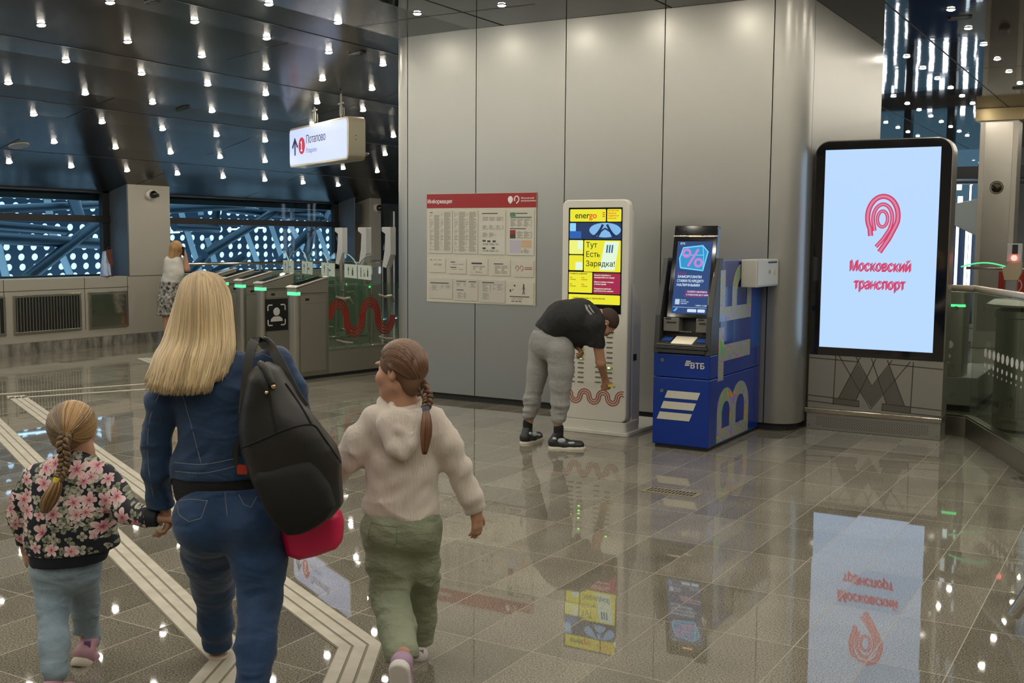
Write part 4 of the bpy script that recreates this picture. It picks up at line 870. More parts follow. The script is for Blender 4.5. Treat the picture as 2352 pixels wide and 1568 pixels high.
# ================================================================ ticket gates
TH = math.radians(82); GD = np.array([math.cos(TH), math.sin(TH), 0]); GN = np.array([math.sin(TH), -math.cos(TH), 0]); GA = np.array([-.87, .49, 0]); GO = np.array([-9.245, 10.275, 0])
M_gate = M_steelfl; M_green = emi('green_lamp', (.10, 1.0, .32), 1.7); M_redl = emi('red_lamp', (1, .05, .03), 4.0); M_band = mat('frosted_band', (.62, .70, .60), .5)
snake_m = mat('snake_red', (.42, .03, .02), .4)
GP = []
def gate(i, t, lab, poster):
    p = GO+GA*t; GP.append(p)
    g = thing('ticket_gate', lab, 'ticket gate', p, TH-PI/2, 'steel ticket gate cabinets')    # local: x to the right, y along the passage
    w_ = .17; h0 = 1.06
    b = MB(); b.rbox(0, w_, 0, .52, .05, .04, h0, 'xy', n=6, corners=(0, 0, 1, 1)); b.obj('front_tower', M_steel, g, smooth='auto')
    b = MB(); b.prism([(.0, h0+.004), (.52, h0+.004), (.52, 1.24), (.0, 1.12)], 0, w_, 'yz'); b.obj('sloped_top', M_gate, g, bevel=.004)
    b = MB(); b.prism([(-.015, 1.125), (.525, 1.245), (.525, 1.265), (-.015, 1.145)], -.01, w_+.01, 'yz'); b.obj('top_rim', mat('gate_rim', (.62, .58, .50), .3, metal=.3), g, bevel=.006)
    b = MB(); b.prism([(.05, 1.161), (.48, 1.257), (.48, 1.262), (.05, 1.166)], .02, w_-.02, 'yz'); b.obj('reader_glass', M_blackgl, g)
    b = MB(); b.rbox(-.006, w_+.006, -.008, .06, .03, h0-.02, h0+.02, 'xy', corners=(0, 0, 1, 1)); b.obj('status_light', M_green, g)
    b = MB(); b.box(w_, w_+.003, .07, .47, .10, .93); b.box(w_, w_+.003, .07, .47, .94, 1.03); d = b.obj('side_panel', M_gate, g, bevel=.001)
    b = MB(); b.box(w_+.003, w_+.005, .14, .2, .97, 1.0); b.obj('label', M_black, d)
    b = MB(); b.box(.004, w_-.004, .01, 1.9, 0, .04); b.obj('plinth', M_black, g)
    b = MB(); b.box(0, w_, .52, 1.9, .04, .33); b.obj('low_body', M_gate, g, bevel=.003); b = MB(); b.box(-.01, w_+.01, .52, 1.9, .33, .355); b.obj('low_cap', M_steelp, g, bevel=.003)
    b = MB(); b.box(w_/2-.006, w_/2+.006, .56, 1.88, .36, 1.13); gl = b.obj('glass_panel', M_glass, g); b = MB(); b.box(w_/2-.02, w_/2+.02, .54, 1.9, 1.13, 1.15); b.obj('glass_rail', M_glass, gl)
    b = MB(); b.rbox(0, w_, 1.9, 2.2, .04, .04, h0, 'xy'); b.obj('rear_tower', M_steel, g, smooth='auto'); b = MB(); b.box(-.004, w_+.004, 1.93, 1.96, 1.02, 1.05); b.obj('status_light_rear', M_redl if i == 0 else M_green, g)
    for y in (.70, 1.45):
        b = MB(); b.tube([(w_/2+.02, y, 1.0), (w_/2+.06, y+.08, .97), (w_/2+.06, y+.2, .98)], .018, 8); b.tube([(w_/2+.06, y+.2, .98), (w_/2+.03, y+.28, .90)], .016, 8); b.tube([(w_/2+.02, y, .45), (w_/2+.06, y+.08, .42), (w_/2+.06, y+.24, .40)], .018, 8); b.obj('glass_clamp', M_steelp, g, smooth='auto')
    if poster:
        b = MB(); b.box(w_+.0035, w_+.006, .04, .42, .50, .925); q = b.obj('face_pay_sticker', M_black, g); cy, cz = .225, .71; X0 = w_+.006
        b = MB(); b.prism([(cy+.055*math.cos(a*PI/10), cz+.045+.055*math.sin(a*PI/10)) for a in range(20)], X0, X0+.002, 'yz'); b.prism([(cy-.10, cz-.085), (cy+.10, cz-.085), (cy+.095, cz-.05), (cy+.05, cz-.02), (cy-.05, cz-.02), (cy-.095, cz-.05)], X0, X0+.002, 'yz')
        for sy in (-1, 1):
            for sz in (-1, 1): b.ribbon([(cy+sy*.145, cz+sz*.06), (cy+sy*.145, cz+sz*.12), (cy+sy*.13, cz+sz*.135), (cy+sy*.07, cz+sz*.135)], .017, X0, X0+.002, 'yz')
        b.obj('face_symbol', M_pt, q)
    return g
G0 = gate(0, 0, 'nearest ticket gate cabinet, tall steel tower with green light facing us', False)
gate(1, 1.33, 'second ticket gate cabinet with black face recognition sticker on its side', True)
gate(2, 2.25, 'third ticket gate cabinet, just right of the blonde woman\'s hair', False)
gate(3, 3.1, 'fourth ticket gate cabinet, its front hidden by the blonde hair', False); gate(4, 4.0, 'farthest ticket gate cabinet, almost wholly behind the blonde woman', False)
# swing leaves between the cabinets
def leaf_pair(t0, t1, lab, icons, wid=None):
    A_, B_ = GO+GA*t1+GD*1.45+GN*.17, GO+GA*t0+GD*1.45; d = (B_-A_); Lx = np.linalg.norm(d[:2]); rz = math.atan2(d[1], d[0])
    g = thing('gate_door', lab, 'gate door', (A_[0], A_[1], 0), rz, 'glass swing doors of the ticket gates')
    for s_ in (0, 1):
        x0, x1 = (.03, Lx/2-.015) if s_ == 0 else (Lx/2+.015, Lx-.03); n = 10
        top = [(x0+(x1-x0)*k/n, (1.36+.16*(1-(k/n)**2)) if s_ == 0 else (1.36+.16*(1-(1-k/n)**2))) for k in range(n+1)]
        b = MB(); b.prism([(x1, .22), (x0, .22)][::-1]+top[::-1], -.006, .006, 'xz'); lf = b.obj('glass_leaf', M_glass, g)
        b = MB(); b.ribbon(top, .008, -.007, .007); b.obj('leaf_edge', mat('glass_edge', (.45, .60, .55), .2), lf)
        b = MB(); b.box(x0+.005, x1-.002, -.009, -.006, 1.185, 1.375); st_ = b.obj('frosted_sticker', M_band, lf)
        M_dk = M_ink
        def icon(xc, kind):
            b = MB(); z = 1.28
            if kind == 'arrow': b.box(xc-.008, xc+.008, -.011, -.009, z-.06, z+.04); b.prism([(xc-.03, z+.01), (xc+.03, z+.01), (xc, z+.065)], -.011, -.009, 'xz')
            elif kind == 'bag': b.rbox(xc-.028, xc+.028, z-.06, z+.02, .012, -.011, -.009, n=3); b.ribbon([(xc-.015, z+.02), (xc-.01, z+.05), (xc+.01, z+.05), (xc+.015, z+.02)], .008, -.011, -.009)
            elif kind == 'person': b.prism([(xc+.014*math.cos(a*PI/5), z+.05+.014*math.sin(a*PI/5)) for a in range(10)], -.011, -.009, 'xz'); b.box(xc-.014, xc+.014, -.011, -.009, z-.01, z+.032); b.box(xc-.011, xc-.002, -.011, -.009, z-.065, z-.01); b.box(xc+.002, xc+.011, -.011, -.009, z-.065, z-.01)
            elif kind == 'chair': b.ribbon([(xc-.01+.024*math.cos(a*PI/8), z-.035+.024*math.sin(a*PI/8)) for a in range(6, 18)], .007, -.011, -.009); b.ribbon([(xc-.012, z+.04), (xc-.008, z-.01), (xc+.02, z-.012), (xc+.03, z-.05)], .009, -.011, -.009)
            elif kind == 'case': b.rbox(xc-.022, xc+.022, z-.055, z+.03, .006, -.011, -.009, n=2); b.box(xc-.012, xc-.008, -.011, -.009, z+.03, z+.06); b.box(xc+.008, xc+.012, -.011, -.009, z+.03, z+.06); b.box(xc-.012, xc+.012, -.011, -.009, z+.055, z+.06)
            b.obj('symbol', M_dk, st_)
        ic = icons[s_]
        if ic == 'text': text('Вход', .04, M_dk, st_, MXZ(x0+.03, -.0095, 1.26), 'lettering', .02)
        else:
            for k, q in enumerate(ic): icon(x0+(x1-x0)*(k+1)/(len(ic)+1), q)
    for x in (.03, Lx-.03): b = MB(); b.cyl((x, 0, .18), (x, 0, 1.15), .014, 8); b.obj('hinge_post', M_steelp, g, smooth='auto')
    if False:
        for xo, fl_ in ((.08, 1), (.55, -1)):
            for dl in (-.045, -.02, .005, .03):
                pts = [(xo+a, .78+b_) for a, b_ in [( .00+dl, -.22), (.02+dl, -.05), (.05+dl*.6, .10)]]+[(xo+.14+(.09-dl)*math.cos(math.radians(a)), .90+(.09-dl)*math.sin(math.radians(a))) for a in range(170, 9, -20)]+[(xo+.235-dl, .80), (xo+.26-dl, .60)]
                pts = [p for p in pts if .03 < p[0] < Lx-.03]; b = MB(); b.ribbon(pts, .014, -.010, -.007); b.obj('red_wave', snake_m, g)
    return g
leaf_pair(0, 1.33, 'widest glass gate door pair with luggage and wheelchair symbols and red waves', (['arrow', 'bag'], ['person', 'chair', 'case']), 1)
leaf_pair(1.33, 2.25, 'glass gate door pair with an arrow, left of the widest one', (['arrow'], 'text')); leaf_pair(2.25, 3.1, 'glass gate door pair with an arrow, third from the right', (['arrow'], 'text')); leaf_pair(3.1, 4.0, 'leftmost visible glass gate door pair, beside the blonde hair', (['arrow'], 'text'))
# red wave print on the glass of the nearest gate
for dl in (-.04, -.013, .014, .04):
    b = MB(); b.ribbon([(p[0], .72+(p[1]-.70)*1.35) for p in wave(.60, .70, 4, .14, dl)], .021, .104, .107, 'yz'); b.obj('red_wave', snake_m, G0)
def terminal(x, y, lab, z=1.05, off=0.):
    g = thing('face_scanner', lab, 'scanner', (x, y, 0), -.3, 'white face scanners behind the gates'); b = MB(); b.tube([(0, 0, 0), (0, 0, 1.35)], .03, 10); b.obj('stand', M_steel, g, smooth='auto')
    b = MB(); b.prism([(-.10, 1.32), (.0, 1.30), (.11, 1.50), (.11, 1.90), (-.11, 1.90), (-.11, 1.84), (-.02, 1.80), (-.04, 1.55)], -.05, .05, 'xz'); b.obj('scanner_head', mat('scanner_white', (.60, .60, .58), .35), g, bevel=.006); b = MB(); b.box(-.085, -.045, -.04, .04, 1.56, 1.78); b.obj('scanner_screen', M_blackgl, g)
for x, y, lab in ((*onp(784, 640, 1, 14.2)[:2], 'leftmost white face scanner, at the edge of the second window'), (*onp(838, 640, 1, 13.7)[:2], 'middle white face scanner, above the widest gate door'), (*onp(893, 640, 1, 13.2)[:2], 'right white face scanner, beside the grey block')): terminal(x, y, lab)

# ================================================================ floor drain
dr = thing('floor_drain', 'rectangular slotted metal drain cover set in the floor', 'drain cover', (-3.09, 7.03, 0)); b = MB(); b.box(0, .40, 0, .17, .0005, .004); b.obj('plate', mat('drain_brass', (.30, .26, .17), .4, metal=.3), dr)
b = MB()
for i in range(13):
    for j in range(2): x = .03+.0265*i; y = .03+.065*j; b.prism([(x, y), (x+.014, y), (x+.014, y+.05), (x, y+.05)], .004, .0045, 'xy')
b.obj('slots', M_black, dr)

# ================================================================ glass balustrade at the right
P0, P1, P2 = np.array([-2.45, 10.95]), np.array([-1.47, 10.68]), np.array([.25, 6.55])
bl = thing('glass_balustrade', 'glass balustrade with steel handrail turning the corner right of the display', 'balustrade', (P1[0], P1[1], 0))
M_bgl = glassm('balustrade_glass', (.84, .90, .85))
def seg(A_, B_, nm, off, z0, z1, m, par, th, **k):
    A_, B_ = A_-P1, B_-P1; d = (B_-A_)/np.linalg.norm(B_-A_); n = np.array([-d[1], d[0]])*th/2; o = n*off
    b = MB(); b.prism([tuple(A_-n+o), tuple(B_-n+o), tuple(B_+n+o), tuple(A_+n+o)], z0, z1, 'xy'); return b.obj(nm, m, par, **k)
for A_, B_ in ((P0, P1), (P1, P2)):
    seg(A_, B_, 'base_channel', 0, 0, .17, M_steel, bl, .09, bevel=.003); seg(A_, B_, 'base_cap', 0, .17, .185, M_steelp, bl, .07); gp = seg(A_, B_, 'glass_panel', 0, .185, 1.30, M_bgl, bl, .016)
    seg(A_, B_, 'glass_edge', 0, 1.298, 1.302, mat('glass_edge', (.45, .6, .55), .2), gp, .016)
b = MB(); h = 1.335; b.tube([(*(P0-P1), h), (0, 0, h)], .030, 12); b.tube([(0, 0, h), (*(P2-P1), h)], .030, 12); b.ball((0, 0, h), .030, 12); b.obj('handrail', mat('rail_steel', (.66, .58, .45), .35, metal=.6), bl, smooth='auto')
M_dot = mat('frosted_dot', (.66, .66, .58), .5)
def dots(A_, B_, s0, n, st_, sz, z):
    A2, B2 = A_-P1, B_-P1; d = (B2-A2)/np.linalg.norm(B2-A2); nn = np.array([d[1], -d[0]])*.0095
    for k in range(n):
        c = A2+d*(s0+st_*k); M = 14
        for zz, r in ((z, sz), (z-.105, sz*.5), (z-.165, sz*.25)):
            for y_ in (1,):
                b = MB(); vs = [(*(c+d*r*math.cos(a*2*PI/M)+nn*y_), zz+r*math.sin(a*2*PI/M)) for a in range(M)]+[(*(c+d*r*math.cos(a*2*PI/M)+nn*1.1), zz+r*math.sin(a*2*PI/M)) for a in range(M)]
                b.add(vs, [tuple(range(M)), tuple(range(M, 2*M))[::-1]]+[(a, (a+1) % M, M+(a+1) % M, M+a) for a in range(M)])
                b.obj('frosted_dot', M_dot, bl)
dots(P0, P1, .63, 2, .17, .036, .82); dots(P1, P2, .42, 14, .125, .040, .80)
for z in (1.15, .62, .36):
    b = MB(); b.cyl((-.17, .035, z), (-.17, .07, z), .02, 10); b.obj('glass_fixing', M_steelp, bl, smooth='auto')
b = MB(); b.box(-.02, .16, -.08, .08, 0, .012); b.cyl((.02, -.05, .012), (.02, -.05, .03), .015, 8); b.cyl((.11, .03, .012), (.11, .03, .03), .015, 8); o = b.obj('floor_bracket', M_steelp, loc=(-.86, 8.95, 0), rz=-.6); tag(o, 'small steel floor bracket at the foot of the glass balustrade', 'bracket')
# slanting chrome tube at the right edge, near
b = MB(); A_ = fl_pt = np.array([-.52, 5.42, .06]); b.tube([A_, A_+np.array([.10, -.06, .22]), A_+np.array([.30, -.16, .55])], .030, 14); o = b.obj('chrome_tube', mat('chrome', (.8, .8, .82), .06, metal=1.), smooth='auto'); tag(o, 'shiny chrome tube end slanting in from the right edge', 'tube')
# ---- beyond the balustrade
cl = thing('steel_column', 'tall steel clad column with a round dark speaker behind the balustrade', 'column', (-2.48, 20.0, 0)); b = MB(); b.box(-.29, .29, -.25, .25, 0, 3.80); b.obj('shaft', M_steelfl, cl, bevel=.01)
b = MB(); b.box(-.21, .21, -.262, -.25, .3, 3.70); b.obj('front_panel', M_steel, cl, bevel=.003); b = MB(); b.box(-.36, .36, -.32, .32, 3.72, 3.915); b.obj('head_collar', mat('bronze_band', (.22, .17, .09), .3, metal=.8), cl)
b = MB(); b.ball((.0, -.265, 2.64), (.085, .05, .085), 16); b.obj('round_speaker', mat('dark_bronze', (.06, .05, .03), .25, metal=.8), cl, smooth=True); b = MB(); b.tube([(0.1*math.cos(a*PI/10), -.265, 2.64+.1*math.sin(a*PI/10)) for a in range(21)], .01, 6); b.obj('speaker_ring', M_steelp, cl)
# pale slanting hood seen between display and column
hd = thing('escalator_hood', 'pale grey slanting hood behind the balustrade, left of the steel column', 'hood', (-3.1, 21.2, 0)); b = MB(); P_ = [onp(x, y, 1, 21.2) for x, y in ((2180, 470), (2285, 448), (2285, 562), (2180, 512))]; b.prism([(p[0]+3.1, p[2]) for p in P_][::-1], 0, .12, 'xz'); b.obj('shell', mat('hood_pale', (.44, .50, .52), .4), hd, bevel=.01)
hx = [p[0]+3.1 for p in P_]
P_ = [onp(x, y, 1, 17.5) for x, y in ((2182, 512), (2204, 515), (2230, 530))]
for x in (hx[0]+.08, hx[1]-.08): b = MB(); b.box(x-.02, x+.02, .03, .07, 0, 2.0); b.obj('post', M_steel, hd)
# upright blue light wall beyond
for i, x in enumerate((-3.62, -3.42, -3.12)):
    P_ = onp((2196, 2218, 2226)[i], 600, 1, 22.5); b = MB(); b.box(-.024, .024, -.02, .02, .45, 2.1); o = b.obj('light_column', emi('column_light', (.72, .88, 1), 2.5), loc=(P_[0], 22.5, 0)); tag(o, ('left', 'middle', 'right')[i]+' of three upright bluish light tubes between display and column', 'light')
b = MB(); b.box(-4.6, -2.6, 23.0, 23.1, 0, 2.2); o = tag(b.obj('dark_blue_partition', mat('navy_panel', (.03, .06, .14), .3)), 'dark blue partition wall behind the light tubes', 'partition')
# red barrier with crossed out walker
rb_ = thing('red_barrier', 'red barrier board with a round no walking symbol behind the handrail', 'barrier', (-.95, 13.0, 0)); b = MB(); b.box(-.62, 1.0, 0, .03, 1.22, 1.44); b.obj('board', mat('barrier_red', (.30, .015, .01), .4), rb_); b = MB(); b.tube([(-.95, 0, 1.47), (1.0, 0, 1.46)], .015, 8); b.obj('top_rail', M_steelp, rb_)
for x in (-.5, .8): b = MB(); b.tube([(x, .05, 0), (x, .05, 1.3)], .02, 8); b.obj('post', M_steel, rb_)
px = onp(2328, 655, 1, 13.0); cx, cz = px[0]+.95, px[2]
b = MB(); b.ribbon([(cx+.08*math.cos(a*PI/12), cz+.08*math.sin(a*PI/12)) for a in range(25)], .012, -.003, 0); b.ribbon([(cx-.055, cz-.055), (cx+.055, cz+.055)], .010, -.003, 0); b.ribbon([(cx-.02, cz-.05), (cx, cz), (cx, cz+.03)], .015, -.003, 0); b.ribbon([(cx, cz), (cx+.02, cz-.05)], .012, -.003, 0); b.prism([(cx+.012*math.cos(a), cz+.045+.012*math.sin(a)) for a in np.arange(0, 6.2, .7)], -.003, 0, 'xz'); b.obj('no_walking_symbol', mat('symbol_pale', (.5, .4, .36), .5), rb_)
# validator with red light
P_ = onp(2322, 662, 1, 11.9); vd = thing('ticket_validator', 'grey ticket validator post with glowing red light by the handrail', 'validator', (P_[0], 11.9, 0)); b = MB(); b.rbox(-.055, .055, -.05, .05, .02, 0, 1.38, 'xy'); b.obj('post', mat('validator_grey', (.22, .21, .21), .4), vd, smooth='auto')
b = MB(); b.prism([(-.06, 1.38), (.06, 1.38), (.09, 1.45), (.09, 1.56), (-.02, 1.56), (-.085, 1.48)], -.05, .05, 'xz'); b.obj('card_reader', mat('reader_beige', (.40, .33, .22), .4), vd, bevel=.006); b = MB(); b.box(-.05, .085, -.04, .04, 1.56, 1.74); b.obj('head', mat('reader_pale', (.45, .46, .46), .4), vd, bevel=.006)
b = MB(); b.box(.0, .05, -.045, -.04, 1.64, 1.73); b.obj('screen', M_black, vd); b = MB(); b.ball((.02, -.05, 1.60), (.028, .02, .03), 10); b.obj('red_light', emi('red_signal', (1, .12, .10), 6), vd, smooth=True)
b = MB(); b.tube([(-.5+.05*k, -.1+.0*k, 1.50+.045*math.sin(k*PI/9)) for k in range(10)], .008, 6); b.tube([(-.5+.05*k, -.1, 1.24+.03-.006*k) for k in range(8)], .008, 6); o = b.obj('green_light_strip', emi('green_strip', (.1, .8, .3), 1.2), loc=(P_[0], 12.2, 0)); tag(o, 'thin curved green light strips beside the validator', 'light')
# cylinder, cabinets and signs behind the glass
P_ = onp(2352, 800, 1, 11.3); cy_ = thing('white_cylinder', 'broad ribbed steel drum with small lettering behind the balustrade glass', 'drum', (P_[0]+.02, 11.3, 0)); b = MB(); b.lathe([(.27, .03), (.27, 1.05), (.285, 1.06), (.285, 1.12), (.22, 1.15)], (0, 0, 0), 28); b.obj('body', M_steel, cy_, smooth='auto'); b = MB(); b.lathe([(.25, 0), (.25, .03)], (0, 0, 0), 24); b.obj('foot', M_black, cy_); b = MB(); b.lathe([(.33, 1.16), (.36, 1.18), (.30, 1.22), (.1, 1.23)], (0, 0, 0), 28); b.obj('lid', M_white, cy_, smooth='auto')
text('(0)', .05, M_black, cy_, MXZ(-.12, -.262, .30), 'lettering', .01); text('13', .05, M_black, cy_, MXZ(-.12, -.262, .24), 'lettering', .01)
cb_ = thing('gate_cabinet', 'low grey gate cabinet behind the balustrade beside the display', 'ticket gate', (-1.93, 12.2, 0), 0); b = MB(); b.box(.0, .30, 0, 1.5, .06, .36); b.obj('low_body', M_grey, cb_, bevel=.01); b = MB(); b.box(.01, .29, .02, 1.48, 0, .06); b.obj('plinth', M_black, cb_); b = MB(); b.rbox(-.02, .15, .0, .4, .04, .36, 1.24, 'xy'); b.obj('tower', M_steelfl, cb_, smooth='auto'); b = MB(); b.box(-.025, .155, -.005, .02, 1.085, 1.11); b.obj('status_light', M_green, cb_)
cb2 = thing('gate_cabinet', 'green-grey glass sided gate cabinet behind the balustrade, left of the drum', 'ticket gate', (-1.30, 12.25, 0), 0); b = MB(); b.box(-.13, .13, 0, .68, .05, 1.16); b.obj('body', mat('green_grey', (.24, .29, .26), .3), cb2, bevel=.01); b = MB(); b.box(-.11, .11, .02, .66, 0, .05); b.obj('plinth', M_black, cb2); b = MB(); b.box(-.14, .14, -.02, .70, 1.16, 1.18); b.obj('top', M_steelp, cb2)
P_ = onp(2225, 712, 1, 15.0); b = MB(); b.box(-.07, .07, 0, .01, .50, .72); o = b.obj('paper_sign', mat('paper_grey', (.42, .42, .42), .5), loc=(P_[0], 15.0, 0)); 
text('ВНИМАНИЕ', .02, M_ink, o, MXZ(-.06, -.001, .66), 'lettering'); tag(o, 'small grey paper notice low behind the balustrade glass', 'notice')
b = MB(); b.box(-.009, .009, .01, .03, 0, .6); b.obj('stand', M_steel, o)
# ================================================================ people
ROTZ = YAW
def denim(name, dark, light, sc=1.0, wash=.5):
    s = NT(name); tc, sp = s.xyz()
    n = s.n('ShaderNodeTexNoise'); n.inputs['Scale'].default_value = 9*sc; n.inputs['Detail'].default_value = 5; s.l(tc.outputs['Object'], n.inputs[0])
    w_ = s.n('ShaderNodeTexNoise'); w_.inputs['Scale'].default_value = 420; w_.inputs['Detail'].default_value = 2; mp = s.n('ShaderNodeMapping'); mp.inputs['Scale'].default_value = (1, 1, .3); s.l(tc.outputs['Object'], mp.inputs[0]); s.l(mp.outputs[0], w_.inputs[0])
    f = s.m_('ADD', s.m_('MULTIPLY', s.m_('SUBTRACT', n.outputs[0], .5), 2.2*wash), s.m_('MULTIPLY', w_.outputs[0], .9)); f = s.m_('MINIMUM', s.m_('MAXIMUM', f, 0), 1)
    s.l(s.mix(f, dark, light), s.b.inputs['Base Color']); s.b.inputs['Roughness'].default_value = .75; s.b.inputs['Sheen Weight'].default_value = .15
    q = s.n('ShaderNodeTexNoise'); q.inputs['Scale'].default_value = 7; q.inputs['Detail'].default_value = 2; q.inputs['Distortion'].default_value = .5; m2 = s.n('ShaderNodeMapping'); m2.inputs['Scale'].default_value = (.8, .8, 1.5); s.l(tc.outputs['Object'], m2.inputs[0]); s.l(m2.outputs[0], q.inputs[0])
    bp = s.n('ShaderNodeBump'); bp.inputs['Strength'].default_value = .8; bp.inputs['Distance'].default_value = .035; s.l(q.outputs[0], bp.inputs['Height']); s.l(bp.outputs[0], s.b.inputs['Normal'])
    return s.m
M_skin = mat('skin', (.50, .27, .17), .5); M_jack = denim('denim_jacket', (.003, .017, .052), (.016, .065, .160)); M_jean = denim('denim_jeans', (.004, .022, .072), (.016, .068, .172)); M_jeanl = denim('pale_denim', (.13, .20, .26), (.36, .46, .52))
M_stitch = mat('seam_thread', (.16, .17, .19), .7); M_blk = mat('black_cloth', (.008, .008, .009), .85, bump=(8, .6, (1, 1, 1.5), .03))
def hair_tubes(name, parent, paths, r, cols, m, n=4):
    b = MB()
    for p, c in zip(paths, cols):
        p = np.array(p); k = len(p); i0 = len(b.v); rr = [r*(.55+.45*math.sin(PI*min(1, (j+.6)/(k*.35))/2))*(1 if j < k-2 else (.7 if j < k-1 else .15)) for j in range(k)]
        b.tube(list(p), rr, n)
        if callable(c):
            cc = [c(j/(k-1)) for j in range(k)]; b.col[i0:] = [cc[j] for j in range(k) for _ in range(n)]
        else: b.col[i0:] = [c]*(len(b.v)-i0)
    o = b.obj(name, m, parent, smooth=True, col=True); return o
M_hair = mat('hair_strands', (.5, .35, .2), .38, attr='hue', spec=.6); 
def smooth_path(P, n=12):
    P = np.array(P, float); t = np.linspace(0, len(P)-1, n); out = []
    for v in t:
        i = min(int(v), len(P)-2); f = v-i; p0, p1, p2, p3 = P[max(i-1, 0)], P[i], P[i+1], P[min(i+2, len(P)-1)]
        out.append(.5*((2*p1)+(-p0+p2)*f+(2*p0-5*p1+4*p2-p3)*f*f+(-p0+3*p1-3*p2+p3)*f**3))
    return np.array(out)
def frame(fwd, up):
    f = np.array(fwd, float); f /= np.linalg.norm(f); u = np.array(up, float); u -= f*(u@f); u /= np.linalg.norm(u); r = np.cross(f, u); return r, f, u
def head(S, c, fwd, up, s=1.0):
    """skull, face, ears added to a body surface; c is the middle of the head"""
    r, f, u = frame(fwd, up); R = np.array([r, f, u]); P = lambda a, b_, d: c+s*(r*a+f*b_+u*d)
    S.ell(P(0, -.012, .025), (.074*s, .092*s, .085*s), .02, R); S.ell(P(0, .022, -.040), (.060*s, .062*s, .070*s), .03, R); S.ell(P(0, .035, -.035), (.050*s, .052*s, .070*s), .03, R); S.cone(P(-.018, .052, -.088), P(.018, .052, -.088), .024*s, .024*s, .03); S.cone(P(-.045, .0, -.065), P(0, .06, -.092), .020*s, .018*s, .03); S.cone(P(.045, .0, -.065), P(0, .06, -.092), .020*s, .018*s, .03)
    S.cone(P(0, .080, .012), P(0, .098, -.026), .008*s, .012*s, .014); S.ell(P(0, .088, .028), (.045*s, .014*s, .010*s), .012, R)
    S.ell(P(.03, .090, .010), (.016*s, .010*s, .010*s), .008, R, True); S.ell(P(-.03, .090, .010), (.016*s, .010*s, .010*s), .008, R, True)
    S.ell(P(0, .086, -.054), (.021*s, .011*s, .0055*s), .008, R); S.ell(P(0, .084, -.065), (.018*s, .011*s, .0065*s), .008, R)
    for q in (-1, 1):
        S.ell(P(q*.074, -.004, -.008), (.010*s, .019*s, .031*s), .008, R); S.ell(P(q*.083, -.001, -.006), (.006*s, .010*s, .018*s), .004, R, True); S.ell(P(q*.04, .065, -.03), (.024*s, .024*s, .026*s), .02, R)
def eyes(parent, c, fwd, up, s=1.0):
    r, f, u = frame(fwd, up)
    for q in (-1, 1):
        p = c+s*(r*q*.030+f*.0735+u*.010); b = MB(); b.ball(p-f*.0015*s, .0098*s, 10); e = b.obj('eye', mat('eye_white', (.7, .7, .68), .2), parent, smooth=True); b = MB(); b.ball(p+f*.0052*s, .0062*s, 8); b.obj('iris', mat('iris_dark', (.03, .025, .02), .2), e, smooth=True)
def hand(S, w_, d, pn, thumb, s=1.0, curl=(.35, .35, .35), k=.006, spread=.12):
    """w_ wrist, d direction of the hand, pn direction the palm faces, thumb +1/-1 side of d x pn"""
    d = np.array(d, float); d /= np.linalg.norm(d); pn = np.array(pn, float); pn -= d*(pn@d); pn /= np.linalg.norm(pn); sd = np.cross(d, pn)*thumb
    S.cone(w_, w_+d*.03*s, .022*s, .022*s, .02)
    for q in (-.026, -.009, .009, .026): S.cone(w_+d*.015*s+sd*q*.6*s, w_+d*.078*s+sd*q*s, .014*s, .0115*s, .014)
    for i, (q, L) in enumerate(((.028, .070), (.0095, .080), (-.0095, .074), (-.028, .058))):
        p = w_+d*(.080-.004*abs(i-1.3))*s+sd*q*s; dd = d+sd*spread*(q/.028)*.6; dd /= np.linalg.norm(dd); a = 0; r = .0092*s
        for j, fr in enumerate((.45, .32, .25)):
            a += curl[j]*(1+.12*i); v = dd*math.cos(a)+pn*math.sin(a); q_ = p+v*L*fr*s; S.cone(p, q_, r, r*.9, k); p = q_; r *= .88
    p = w_+d*.022*s+sd*.020*s; v = d*.62+sd*.70+pn*.25; v /= np.linalg.norm(v)
    for L, r0, r1 in ((.042, .013, .0115), (.030, .0105, .0095), (.024, .0095, .0078)):
        q_ = p+v*L*s; S.cone(p, q_, r0*s, r1*s, k+.002); p = q_; v = v*.85+d*.35+pn*.12; v /= np.linalg.norm(v)
class Person:
    def __init__(s, px, D, label, gx=None):
        w0 = img(px, 900, D); s.root = thing('person', label, 'person', (w0[0], w0[1], 0), ROTZ); s.o = np.array([w0@RH, D, 0.])
    def __call__(s, x, y, D):
        P = img(x, y, D); return np.array([P@RH, D, P[2]])-s.o
def fold(amp, kx, kz, seed=0, zdep=None):
    def f(V):
        ph = 1.6*np.sin(V[:, 0]*11+seed)+1.3*np.sin(V[:, 2]*7+V[:, 1]*9+seed*2); w_ = (1-2.2*np.abs(np.sin((V[:, 2]*kz+V[:, 0]*kx+ph)/2))**.8)*.6+(1-2.2*np.abs(np.sin((V[:, 2]*kz*1.9-V[:, 0]*kx*1.4+V[:, 1]*kx+ph*1.7)/2))**.8)*.4
        a = amp*(.45+.55*vnoise(V*14, seed))
        if zdep is not None: a = a*zdep(V)
        return a*w_
    return f

